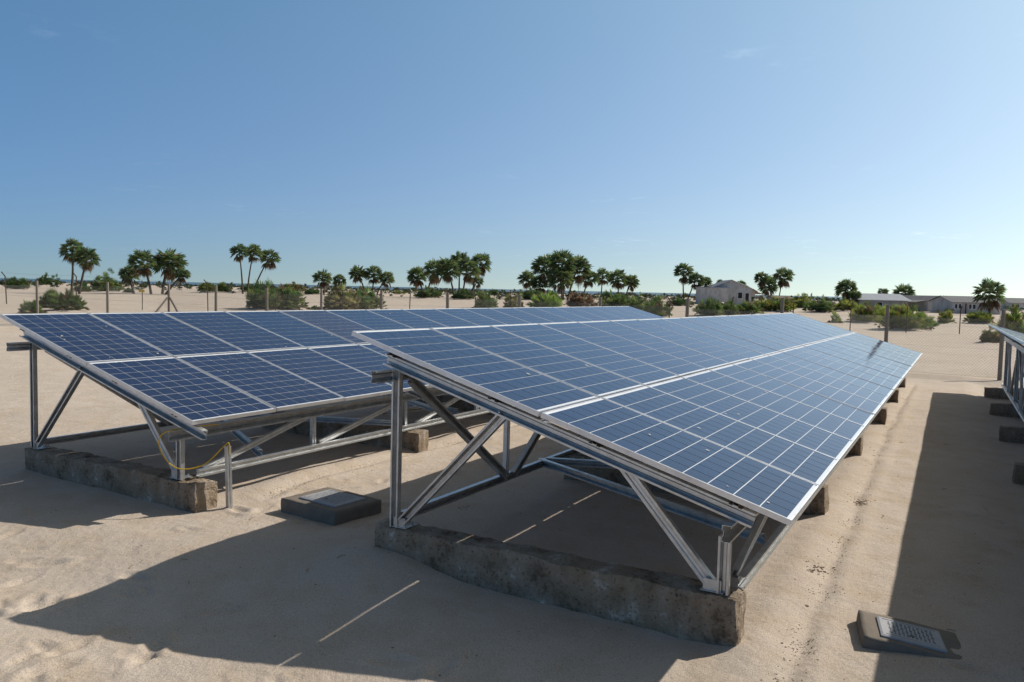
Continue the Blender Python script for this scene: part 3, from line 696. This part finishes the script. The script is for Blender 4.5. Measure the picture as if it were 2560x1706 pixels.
# ------------------------------------------------------------------ fences
def chain_link(a, b, h0a, h0b, h, s=0.085, w=0.0016):
    """diamond wire panel from post a to post b"""
    a = Vector(a); b = Vector(b); L = (b-a).length; d = (b-a)/L; m = MB(); nrm = Vector((-d.y, d.x, 0))
    zb = lambda t: h0a+(h0b-h0a)*t/L
    def P(t, z): return a+d*t+Vector((0, 0, zb(t)+z))
    k = -h
    while k < L:
        for sg in (1, -1):
            t0, z0, t1, z1 = (k, 0, k+h, h) if sg == 1 else (k+h, 0, k, h)
            pts = [(t0, z0), (t1, z1)]
            def clip(p, q):
                if p[0] < 0: f = (0-p[0])/(q[0]-p[0]); p = (0, p[1]+(q[1]-p[1])*f)
                if p[0] > L: f = (L-p[0])/(q[0]-p[0]); p = (L, p[1]+(q[1]-p[1])*f)
                return p
            p = clip(pts[0], pts[1]); q_ = clip(pts[1], pts[0])
            if abs(p[0]-q_[0]) < 0.02 or abs(q_[0]-p[0]) > h+1e-3: continue
            A_, B_ = P(*p), P(*q_); m.tube([A_+nrm*0.002*sg, B_+nrm*0.002*sg], w, 3, cap=False)
        k += s
    return m
FX = 21.5
fposts = [(FX, y) for y in (-8.0, -5.03, -2.09, 0.93, 3.98, 7.13, 10.37, 13.58, 16.86, 20.16, 23.4, 26.75, 30.1)] + [(18.25, 30.1), (15.05, 30.1), (11.9, 30.1)]
fence = empty('timber_post_fence', (FX, 10, 0)); tag(fence, 'chain link fence on timber posts running behind the panel rows', 'fence')
def fpart(mb_, name, mat, smooth=False):
    o = mb_.build(name, mat, None, smooth); o.parent = fence; o.matrix_parent_inverse = Matrix.Translation((-FX, -10, 0)); return o
tops = []
for i, (x, y) in enumerate(fposts):
    g = gz(x, y); top = 1.86+0.004*max(0, y)+rnd.uniform(-0.05, 0.05)+ (0.0 if y < 28 else 0.06); r = rnd.uniform(0.052, 0.066)
    if i == 3: top += 0.12
    lean = (rnd.uniform(-.02, .02), rnd.uniform(-.02, .02)); m = MB()
    pts = [(x+lean[0]*t, y+lean[1]*t, g-0.3+(top+0.3-g)*t) for t in (0, .25, .5, .75, 1)]
    m.tube(pts, [r*1.06, r*1.03, r, r*0.98, r*0.96], 12); fpart(m, 'timber_post', M['timber'], False)
    tops.append(top)
ci = 12
for dx, dy in ((0, -1.25), (-1.35, 0.0)):
    x, y = fposts[ci]; m = MB(); q1 = (x+dx, y+dy, gz(x+dx, y+dy)-0.1); m.tube([(x+dx*0.06, y+dy*0.06, gz(x, y)+1.18), ((x*.5+q1[0]*.5), (y*.5+q1[1]*.5), (gz(x, y)+1.18+q1[2])/2), q1], 0.05, 8); fpart(m, 'corner_strut', M['timber'])
for i in range(len(fposts)-1):
    (x0, y0), (x1, y1) = fposts[i], fposts[i+1]; off = 0.085
    dx, dy = (off, 0) if x0 == x1 else (0, off)
    a = (x0+dx, y0+dy, 0); b = (x1+dx, y1+dy, 0)
    m = chain_link(a, b, gz(x0, y0)+0.04, gz(x1, y1)+0.04, 1.62, 0.085, 0.0028); o = fpart(m, 'wire_mesh', M['wire']); tag(o, kind='stuff')
    for hh in (0.06, 0.85, 1.68):
        m = MB(); m.tube([(a[0], a[1], gz(x0, y0)+hh), ((a[0]+b[0])/2, (a[1]+b[1])/2, (gz(x0, y0)+gz(x1, y1))/2+hh-0.015), (b[0], b[1], gz(x1, y1)+hh)], 0.0024, 4, cap=False); fpart(m, 'line_wire', M['wire'])
# outer fence of bent steel rods
rod_px = [16, 190, 355, 520, 689, 858, 1024, 1190, 1352, 1513, 1675, 1832, 1985, 2130, 2271, 2405, 2546]
rods = []
for k, px in enumerate(rod_px):
    u = (px-1280)/F_PX; dep = 45+(px-16)/(2546-16)*5.0
    d = ray(px, 720); p = CAM+d*dep; rods.append((p[0], p[1], gz(p[0], p[1])))
of = empty('rusty_rod_fence', rods[8]); tag(of, 'thin outer fence of rusty steel rods with bent tops and plain wires', 'fence')
def opart(mb_, name, mat):
    o = mb_.build(name, mat); o.parent = of; o.matrix_parent_inverse = Matrix.Translation([-v for v in rods[8]]); return o
for k, (x, y, g) in enumerate(rods):
    if k == 2: continue
    m = MB(); h = 1.62+rnd.uniform(-.1, .1); lx, ly = rnd.uniform(-.05, .05), rnd.uniform(-.05, .05)
    bend = -1 if k < 8 else (1 if k % 2 else -1)
    m.tube([(x, y, g-0.2), (x+lx*.5, y+ly*.5, g+h*.5), (x+lx, y+ly, g+h), (x+lx-RT[0]*0.20*(1 if bend < 0 else -0.5), y+ly-RT[1]*0.20*(1 if bend < 0 else -0.5), g+h+0.24)], 0.032, 6); opart(m, 'bent_rod', M['rust'])
for k in range(len(rods)-1):
    a, b = rods[k], rods[k+1]
    for hh in (0.5, 1.0, 1.5, 1.75):
        m = MB(); m.tube([(a[0], a[1], a[2]+hh), ((a[0]+b[0])/2, (a[1]+b[1])/2, (a[2]+b[2])/2+hh-0.04), (b[0], b[1], b[2]+hh)], 0.004, 3, cap=False); opart(m, 'strand_wire', M['wire'])
x, y, g = rods[2]; sg = empty('warning_sign', (x, y, g)); tag(sg, 'small yellow sign plate on a thin rusty post at left', 'sign')
m = MB(); m.tube([(0, 0, -0.2), (0.02, 0, 0.6), (0, 0, 1.7)], 0.025, 6); m.build('sign_post', M['rust'], sg)
m = MB(); Rz = Matrix.Rotation(math.atan2(RT[1], RT[0]), 4, 'Z'); m.box(-0.17, 0.17, -0.045, -0.03, 1.02, 1.17, Rz); m.build('sign_plate', M['yellow'], sg)

# ------------------------------------------------------------------ vegetation
def fan(m, base, d, R, n, spread, col, rr, droop=0.25, petiole=0.6, pw=0.018, wid=0.085):
    """costapalmate leaf: petiole, then n pleated blades"""
    d = Vector(d).normalized(); base = Vector(base)
    side = d.cross(Vector((0, 0, 1)))
    side = side.normalized() if side.length > 0.05 else Vector((1, 0, 0))
    side = (Matrix.Rotation(rr.uniform(-0.7, 0.7), 3, d) @ side)
    nrm = side.cross(d).normalized()
    tip = base + d*petiole + Vector((0, 0, -0.06*petiole))
    pc = tuple(0.8*c for c in col)
    m.add([base-side*pw, base+side*pw, tip+side*pw*.6, tip-side*pw*.6], [(0, 1, 2, 3)], pc)
    for k in range(n):
        a = (k/(n-1)-0.5)*spread*rr.uniform(0.94, 1.04); L = R*(1-0.28*abs(a)/(spread/2+1e-6))*rr.uniform(0.86, 1.08)
        bd = (d*math.cos(a)+side*math.sin(a)); ps = (side*math.cos(a)-d*math.sin(a))
        w = R*wid; dr = Vector((0, 0, -droop*L*rr.uniform(0.6, 1.5))); lift = nrm*(0.05*R*(1 if k % 2 else -1)) + nrm*0.18*L*abs(math.sin(a))
        mid = tip+bd*L*0.55+dr*0.25+lift; end = tip+bd*L+dr+lift*0.5
        c = tuple(max(0.003, v*rr.uniform(0.75, 1.3)) for v in col)
        m.add([tip, mid-ps*w, end, mid+ps*w], [(0, 1, 2), (0, 2, 3)], c)
GREENS = [(0.125, 0.172, 0.060), (0.100, 0.148, 0.058), (0.170, 0.212, 0.080), (0.076, 0.112, 0.048)]
DEAD = [(0.20, 0.145, 0.085), (0.15, 0.105, 0.062), (0.26, 0.20, 0.125)]
def palm(cpx, cpy, rpx, bpx, bpy_, label, group, seed):
    rr = random.Random(seed); base, t = gp(bpx, bpy_); base[2] = gz(base[0], base[1])-0.1
    c = at_depth(cpx, cpy, t*rr.uniform(0.985, 1.015)); R = rpx*t/F_PX*(1.2 if group and 'grove' in group else 1.12)
    root = empty('doum_palm', tuple(base)); tag(root, label, 'palm', group)
    top = Vector(c)-Vector(base)+Vector((0, 0, -R*0.12))
    m = MB(); k1 = Vector((top.x*0.25+rr.uniform(-.3, .3), top.y*0.25+rr.uniform(-.3, .3), top.z*0.45))
    pts = [Vector((0, 0, 0)).lerp(k1, s_).lerp(k1.lerp(top, s_), s_) for s_ in [i/7 for i in range(8)]]
    r0 = 0.095+0.012*R; m.tube(pts, [r0*(1.25-0.6*i/7) for i in range(8)], 8); m.build('trunk', M['trunk'], root, True)
    m = MB(); nl = int(30+rr.random()*16); sq = rr.uniform(0.8, 1.12)
    for i in range(nl):
        ph = i*2.39996+rr.uniform(-.3, .3); el = math.asin(max(-0.62, min(0.99, 1-1.55*(i+.5)/nl+rr.uniform(-.1, .1))))
        d = Vector((math.cos(ph)*math.cos(el), math.sin(ph)*math.cos(el), math.sin(el)*sq))
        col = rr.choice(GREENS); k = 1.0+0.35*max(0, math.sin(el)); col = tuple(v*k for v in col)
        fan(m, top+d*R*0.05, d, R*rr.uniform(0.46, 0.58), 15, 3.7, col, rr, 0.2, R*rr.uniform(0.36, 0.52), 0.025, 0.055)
    tag(m.build('crown', M['leaf'], root), kind='stuff')
    m = MB()
    for i in range(int(9+rr.random()*8)):
        ph = rr.uniform(0, 6.28); el = rr.uniform(-1.35, -0.75)
        d = Vector((math.cos(ph)*math.cos(el), math.sin(ph)*math.cos(el), math.sin(el)))
        fan(m, top+Vector((0, 0, -0.05*R)), d, R*rr.uniform(0.4, 0.55), 9, 1.5, rr.choice(DEAD), rr, 0.4, R*rr.uniform(0.3, 0.5), 0.025, 0.07)
    tag(m.build('dead_fronds', M['dead'], root), kind='stuff')
    return root
for i, (cx, cy, r, bx, by, lb, grp) in enumerate(PALMS): palm(cx, cy, r, bx, by, lb, grp, 500+i)
STY = {'green': ([(0.122, 0.191, 0.064), (0.088, 0.142, 0.053), (0.163, 0.230, 0.074)], 0.04), 'spiky': ([(0.173, 0.250, 0.078), (0.122, 0.196, 0.064), (0.257, 0.315, 0.100)], 0.10),
       'yellow': ([(0.257, 0.305, 0.064), (0.185, 0.246, 0.061), (0.367, 0.381, 0.078)], 0.08), 'bright': ([(0.305, 0.429, 0.098), (0.233, 0.343, 0.086), (0.393, 0.465, 0.130)], 0.05),
       'dry': ([(0.208, 0.250, 0.083), (0.320, 0.305, 0.120), (0.500, 0.441, 0.217)], 0.25), 'brown': ([(0.233, 0.216, 0.076), (0.185, 0.196, 0.069), (0.294, 0.233, 0.098)], 0.15),
       'dead': ([(0.246, 0.163, 0.086), (0.185, 0.122, 0.069), (0.320, 0.221, 0.120)], 0.5)}
def bush(px, py, hw, hh, style, label, seed):
    rr = random.Random(seed); p, t = gp(px, py); g = gz(p[0], p[1])-0.04
    W_ = hw*t/F_PX*1.18; H_ = hh*t/F_PX*(1.42 if hh > 20 else 1.2)
    root = empty('fan_palm_bush', (p[0], p[1], g)); tag(root, label, 'bush', 'palm bushes on the sand')
    cols, dry = STY[style]; m = MB()
    nc = 1 if W_ < 0.45 else (3 if W_ < 1.0 else 5); clumps = []
    for c in range(nc):
        a = c*2.4+rr.uniform(0, 1); q_ = 0 if c == 0 else rr.uniform(0.35, 0.6)
        clumps.append((math.cos(a)*q_*W_, math.sin(a)*q_*W_, (W_ if nc == 1 else W_*rr.uniform(0.5, 0.68)), H_*(1.0 if c == 0 else rr.uniform(0.55, 0.9))))
    n = int(70+52*nc)
    for i in range(n):
        cx, cy, w, h = clumps[i % nc]; az = rr.uniform(0, 6.283); el = math.asin(rr.uniform(0.12, 1.0)**0.8)
        d = Vector((math.cos(az)*math.cos(el), math.sin(az)*math.cos(el), math.sin(el)))
        tipd = 1/math.sqrt((math.cos(el)/w)**2+(math.sin(el)/h)**2)*rr.choice((rr.uniform(0.8, 1.03), rr.uniform(0.45, 0.85)))
        R = min(max(0.5*tipd, 0.16), 0.75)*rr.uniform(0.8, 1.1); pet = max(0.05, tipd-R*0.9)
        col = rr.choice(cols) if rr.random() > dry else rr.choice(DEAD)
        k = rr.uniform(0.7, 1.25); col = tuple(v*k for v in col)
        fan(m, (cx+rr.gauss(0, 0.08)*w, cy+rr.gauss(0, 0.08)*w, 0), d, R, 13 if t > 60 else 17, 2.2, col, rr, 0.10, pet, 0.012, 0.042)
    tag(m.build('fronds', M['leaf'], root), kind='stuff')
    m = MB()
    for i in range(10+int(8*W_)):
        ph = rr.uniform(0, 6.283); rad = rr.uniform(0.2, 1.0)*W_*0.9; d = Vector((math.cos(ph), math.sin(ph), rr.uniform(-0.05, 0.35)))
        fan(m, (math.cos(ph)*rad*.6, math.sin(ph)*rad*.6, 0.06), d, 0.35*rr.uniform(.6, 1.2), 8, 1.6, rr.choice(DEAD), rr, 0.3, 0.35*W_, 0.012, 0.05)
    tag(m.build('dry_litter', M['dead'], root), kind='stuff')
for i, b in enumerate(BUSHES): bush(*b, seed=900+i)
# far scrub between the dunes and the sea: one mass
rr = random.Random(77); m = MB()
for i in range(1500):
    px = rr.uniform(-150, 2700); t = rr.uniform(150, 520) if rr.random() < 0.75 else rr.uniform(110, 200)
    d = ray(px, 735); p = CAM+d*t; g = float(ground(p[0], p[1])); s = rr.uniform(0.5, 1.5)*(0.7+t/500)
    if t < 200 and rr.random() < 0.6: s *= 0.5
    col = rr.choice([(0.050, 0.066, 0.030), (0.065, 0.076, 0.032), (0.04, 0.055, 0.028), (0.085, 0.08, 0.045)])
    for k in range(22):
        ph = rr.uniform(0, 6.28); el = rr.uniform(0.1, 1.4); dv = Vector((math.cos(ph)*math.cos(el), math.sin(ph)*math.cos(el), math.sin(el)*0.85))
        o = Vector((p[0], p[1], g))+dv*s*rr.uniform(0.3, 0.8); q1 = o+Vector((rr.uniform(-1, 1), rr.uniform(-1, 1), rr.uniform(-.3, 1)))*s*0.5; q2 = o+Vector((rr.uniform(-1, 1), rr.uniform(-1, 1), rr.uniform(-.3, 1)))*s*0.5
        m.add([o, q1, q2], [(0, 1, 2)], tuple(v*rr.uniform(.7, 1.3) for v in col))
tag(m.build('far_scrub', M['leaf']), 'low dark scrub scattered along the horizon before the sea', 'scrub', kind='stuff')

# ------------------------------------------------------------------ houses
def hplace(pxl, pxr, py, yaw_off=0.0):
    """left and right ground pixels -> origin, direction along the front, width"""
    p, t = gp((pxl+pxr)/2, py); a = at_depth(pxl, py, t); b = at_depth(pxr, py, t)
    w = math.hypot(b[0]-a[0], b[1]-a[1]); ang = math.atan2(RT[1], RT[0])+yaw_off
    return Vector((a[0], a[1], float(ground(p[0], p[1]))-0.15)), ang, w, t/F_PX
def hroot(name, o, ang, label):
    r = empty(name, o, (0, 0, ang)); tag(r, label, 'house'); return r
def gable(root, x0, x1, y0, y1, hw, rise, mat, roofmat, ridge='y', over=0.3, wallname='wall'):
    m = MB()
    if ridge == 'y':
        xm = (x0+x1)/2; v = [(x0, y0, 0), (x1, y0, 0), (x1, y0, hw), (xm, y0, hw+rise), (x0, y0, hw)]; v += [(x, y1, z) for x, _, z in v]
        m.add(v, [(0, 1, 2, 3, 4), (9, 8, 7, 6, 5), (0, 5, 6, 1), (1, 6, 7, 2), (4, 9, 5, 0)])
        m.build(wallname, mat, root)
        for s_ in (-1, 1):
            xe_ = (x0-over) if s_ < 0 else (x1+over); ze = hw-rise*over/((x1-x0)/2); m = MB()
            corr(m, Vector((xm, y0-over, hw+rise+0.04)), Vector((xe_, y0-over, ze+0.04)), Vector((0, y1-y0+2*over, 0))); m.build('roof', roofmat, root)
    else:
        ym = (y0+y1)/2; v = [(x0, y0, 0), (x0, y1, 0), (x0, y1, hw), (x0, ym, hw+rise), (x0, y0, hw)]; v += [(x1, y, z) for _, y, z in v]
        m.add(v, [(4, 3, 2, 1, 0), (5, 6, 7, 8, 9), (0, 5, 9, 4), (1, 2, 7, 6)]); m.build(wallname, mat, root)
        for s_ in (-1, 1):
            ye = (y0-over) if s_ < 0 else (y1+over); ze = hw-rise*over/((y1-y0)/2); m = MB()
            corr(m, Vector((x0-over, ym, hw+rise+0.04)), Vector((x0-over, ye, ze+0.04)), Vector((x1-x0+2*over, 0, 0))); m.build('roof', roofmat, root)
def corr(m, a, b, run, n=None):
    """corrugated sheet: a-b slope line swept along run, with thickness"""
    L = run.length; n = n or max(6, int(L/0.22)); nrm = (b-a).cross(run).normalized(); nrm = nrm if nrm.z > 0 else -nrm
    vs_ = []
    for i in range(n+1):
        o = run*(i/n)+nrm*(0.05 if i % 2 else 0.0); vs_ += [a+o, b+o, a+o-nrm*0.03, b+o-nrm*0.03]
    fs = []
    for i in range(n):
        k = 4*i; fs += [(k, k+1, k+5, k+4), (k+2, k+6, k+7, k+3), (k+1, k+3, k+7, k+5), (k, k+4, k+6, k+2)]
    fs += [(0, 2, 3, 1), (4*n, 4*n+1, 4*n+3, 4*n+2)]
    m.add(vs_, fs)
def opening(root, x0, x1, z0, z1, y, name='window', frame='paintwhite', axis='y', panes=1):
    """recess-look window: frame bars standing proud, dark pane set behind; on plane y (facing -y) or on plane x (facing +x)"""
    f = MB(); b = 0.07
    def bx(mb_, u0, u1, w0, w1, d0, d1):
        if axis == 'y': mb_.box(u0, u1, y+d0, y+d1, w0, w1)
        else: mb_.box(y-d1, y-d0, u0, u1, w0, w1)
    bx(f, x0-b, x1+b, z0-b, z0, -0.07, 0.02); bx(f, x0-b, x1+b, z1, z1+b, -0.07, 0.02); bx(f, x0-b, x0, z0, z1, -0.07, 0.02); bx(f, x1, x1+b, z0, z1, -0.07, 0.02)
    for k in range(1, panes): xm = x0+(x1-x0)*k/panes; bx(f, xm-0.04, xm+0.04, z0, z1, -0.06, 0.02)
    fo = f.build(name, M[frame], root); p = MB(); bx(p, x0, x1, z0, z1, -0.015, 0.015); p.build('pane' if name == 'window' else 'door_leaf', M['dark'], fo)
# white gabled house with lean-to
o, ang, w, k = hplace(1741, 1816, 762, -0.12)
r = hroot('white_house', o, ang, 'white plastered house with gable and flat lean-to behind the bushes right of centre')
gable(r, 2.6, 9.2, 1.6, 11.5, 3.0, 1.35, M['white'], M['roof'], 'y', 0.35)
m = MB(); m.box(0, w, -1.2, 1.58, 0, 2.95); m.build('lean_to', M['white'], r)
m = MB(); m.box(-0.15, w+0.15, -1.35, 1.57, 2.955, 3.08); m.build('lean_to_roof', M['roof'], r)
opening(r, 7.0, 7.7, 1.3, 2.3, 1.59); opening(r, 8.2, 8.8, 0.2, 2.2, 1.59, 'door'); opening(r, 4.0, 5.2, 1.2, 2.3, 9.21, 'window', 'paintwhite', 'x', 2); opening(r, 7.0, 8.2, 1.2, 2.3, 9.21, 'window', 'paintwhite', 'x', 2)
o, ang, w, k = hplace(1848, 1892, 757, 0.35)
r = hroot('cream_house', o, ang, 'cream block house with rusty brown overhanging roof right of the white gabled house')
gable(r, -1.5, 4.0, 0, 9, 2.7, 1.2, M['cream'], M['roofbrown'], 'y', 0.5)
m = MB(); corr(m, Vector((4.55, 0.3, 2.55)), Vector((6.6, 0.3, 2.0)), Vector((0, 7, 0))); m.build('veranda_roof', M['roofbrown'], r)
for yy in (0.5, 3.5, 7.0):
    m = MB(); m.tube([(6.4, yy, -0.1), (6.4, yy, 2.02)], 0.07, 6); m.build('veranda_post', M['timber'], r)
o, ang, w, k = hplace(1938, 1986, 762, 0.2)
r = hroot('brown_shed', o, ang, 'low shed with brown roof half hidden behind the bushes right of the palms')
gable(r, 0, w, 0, 4, 1.5, 0.55, M['grey'], M['roofbrown'], 'x', 0.2)
o, ang, w, k = hplace(2146, 2266, 776, -0.10)
r = hroot('corrugated_shed', o, ang, 'low grey block shed with pale corrugated iron roof behind the right bushes')
m = MB(); m.box(0.2, w-0.2, 0, 4.2, 0, 1.75); m.build('wall', M['grey'], r)
m = MB(); corr(m, Vector((-0.25, 4.6, 2.75)), Vector((-0.25, -0.4, 1.72)), Vector((w+0.5, 0, 0))); m.build('roof', M['roof'], r)
m = MB(); m.box(0.2, w-0.2, 4.0, 4.2, 1.75, 2.6); m.build('back_wall', M['grey'], r)
opening(r, w*.35, w*.35+0.9, 0.8, 1.4, -0.005)
o, ang, w, k = hplace(2319, 2380, 780, 0.25)
r = hroot('gabled_house', o, ang, 'cream gabled house with dark porch and low grey roof at right')
gable(r, 0, w, 0, 10, 1.95, 0.75, M['white'], M['roofdark'], 'y', 0.3)
m = MB(); corr(m, Vector((0.05, 0.4, 1.98)), Vector((-2.3, 0.4, 1.62)), Vector((0, 8, 0))); m.build('porch_roof', M['roofdark'], r)
for yy in (0.6, 3.0, 5.5): m = MB(); m.box(-2.2, -2.08, yy, yy+0.12, -0.1, 1.62); m.build('porch_post', M['maroon'], r)
m = MB(); m.box(-2.1, -0.02, 5.8, 5.95, 0, 1.7); m.build('porch_wall', M['maroon'], r)
o, ang, w, k = hplace(2380, 2506, 786, 0.05)
r = hroot('windowed_house', o, ang, 'long white house with dark windows and maroon posts under a grey roof')
gable(r, 0, w, 0, 6.0, 1.95, 0.85, M['white'], M['roofdark'], 'x', 0.35)
for x0, x1 in ((0.35, 0.75), (0.95, 1.35), (2.55, 2.95), (3.15, 3.6), (5.2, 5.6)): opening(r, x0, x1, 0.95, 1.6, -0.005)
for xx in (1.75, 4.15): m = MB(); m.box(xx, xx+0.16, -0.5, -0.35, 0, 1.75); m.build('veranda_post', M['maroon'], r)
m = MB(); m.box(-0.1, w+0.1, -0.75, -0.005, -0.1, 0.12); m.build('plinth', M['grey'], r)
o, ang, w, k = hplace(2522, 2640, 776, 0.35)
r = hroot('roof_panel_house', o, ang, 'pale house with dark grey roof at the far right picture edge')
gable(r, 0, w, 0, 7, 1.9, 1.1, M['white'], M['roofdark'], 'x', 0.35)
opening(r, 0.8, 1.6, 0.8, 1.5, -0.005); opening(r, 2.6, 3.4, 0.8, 1.5, -0.005)

# ------------------------------------------------------------------ small debris on the sand
CLODS = []
def clod(m, x, y, s, rr): CLODS.append((m, x, y, s))
def make_clods(rr):
    t = (1+5**.5)/2
    iv = [(-1, t, 0), (1, t, 0), (-1, -t, 0), (1, -t, 0), (0, -1, t), (0, 1, t), (0, -1, -t), (0, 1, -t), (t, 0, -1), (t, 0, 1), (-t, 0, -1), (-t, 0, 1)]
    fc = [(0, 11, 5), (0, 5, 1), (0, 1, 7), (0, 7, 10), (0, 10, 11), (1, 5, 9), (5, 11, 4), (11, 10, 2), (10, 7, 6), (7, 1, 8), (3, 9, 4), (3, 4, 2), (3, 2, 6), (3, 6, 8), (3, 8, 9), (4, 9, 5), (2, 4, 11), (6, 2, 10), (8, 6, 7), (9, 8, 1)]
    zs = ground_fine(np.array([c[1] for c in CLODS]), np.array([c[2] for c in CLODS]))
    for (m, x, y, s), z in zip(CLODS, zs):
        sx, sy, sz = rr.uniform(.5, 1.7), rr.uniform(.5, 1.4), rr.uniform(.3, .7); a = rr.uniform(0, 6.28); vs_ = []
        for vx, vy, vz in iv:
            j = rr.uniform(0.55, 1.35)/1.9*s; X, Y, Z = vx*sx*j, vy*sy*j, vz*sz*j
            vs_.append((x+X*math.cos(a)-Y*math.sin(a), y+X*math.sin(a)+Y*math.cos(a), z+Z+s*sz*0.15))
        m.add(vs_, fc)
rr = random.Random(5); m1 = MB(); m2 = MB(); m3 = MB()
for y0, lo, hi in ((-3.22, -0.3, 16), (2.1, 0.8, 14)):
    for i in range(3200):
        x = lo+(hi-lo)*rr.random()**1.6
        k = float(perlin(np.array([x]), np.array([0.0]), 0.45, 9)[0])
        if rr.random() > 0.25+1.9*k: continue
        yc = float(drip(np.array([x]), y0)[0])
        clod(m1, x, yc+rr.gauss(0, 0.05), rr.uniform(0.002, 0.0065)*(2.6 if rr.random() < 0.025 else 1), rr)
for i in range(1500):
    x, y = rr.uniform(-3.6, 9), rr.uniform(-5, 7); s = rr.uniform(0.0025, 0.007)
    clod(m1 if rr.random() < 0.85 else m2, x, y, s, rr)
for px, py, s in ((1165, 1270, 0.03), (862, 1278, 0.03), (2035, 1430, 0.05), (2150, 1255, 0.045), (2160, 1262, 0.03), (1195, 1120, 0.04), (868, 1290, 0.03)):
    p, t = gp(px, py); 
    for k in range(40): clod(m1, p[0]+rr.gauss(0, s*1.6), p[1]+rr.gauss(0, s), s*rr.uniform(.06, .28), rr)
for i in range(130):
    x, y = rr.uniform(-3.4, 12), rr.uniform(-4.8, 9); a = rr.uniform(0, 6.28); L = rr.uniform(0.02, 0.09); z = gz(x, y)+0.004
    m3.tube([(x, y, z), (x+L*.5*math.cos(a), y+L*.5*math.sin(a), gz(x+L*.5*math.cos(a), y+L*.5*math.sin(a))+0.009), (x+L*math.cos(a+.3), y+L*math.sin(a+.3), gz(x+L*math.cos(a+.3), y+L*math.sin(a+.3))+0.003)], 0.0022, 4)
make_clods(rr)
tag(m1.build('sand_clods', M['clod']), 'dark clods and pebbles along the drip lines and on the sand', 'pebbles', kind='stuff')
tag(m2.build('shell_bits', M['shell']), 'tiny pale shell fragments on the sand', 'shells', kind='stuff')
tag(m3.build('dry_sticks', M['stick']), 'short dry sticks scattered over the sand', 'sticks', kind='stuff')
print('objects', len(bpy.data.objects), 'tris', sum(len(o.data.loops)-2*len(o.data.polygons) for o in bpy.data.objects if o.type == 'MESH'))
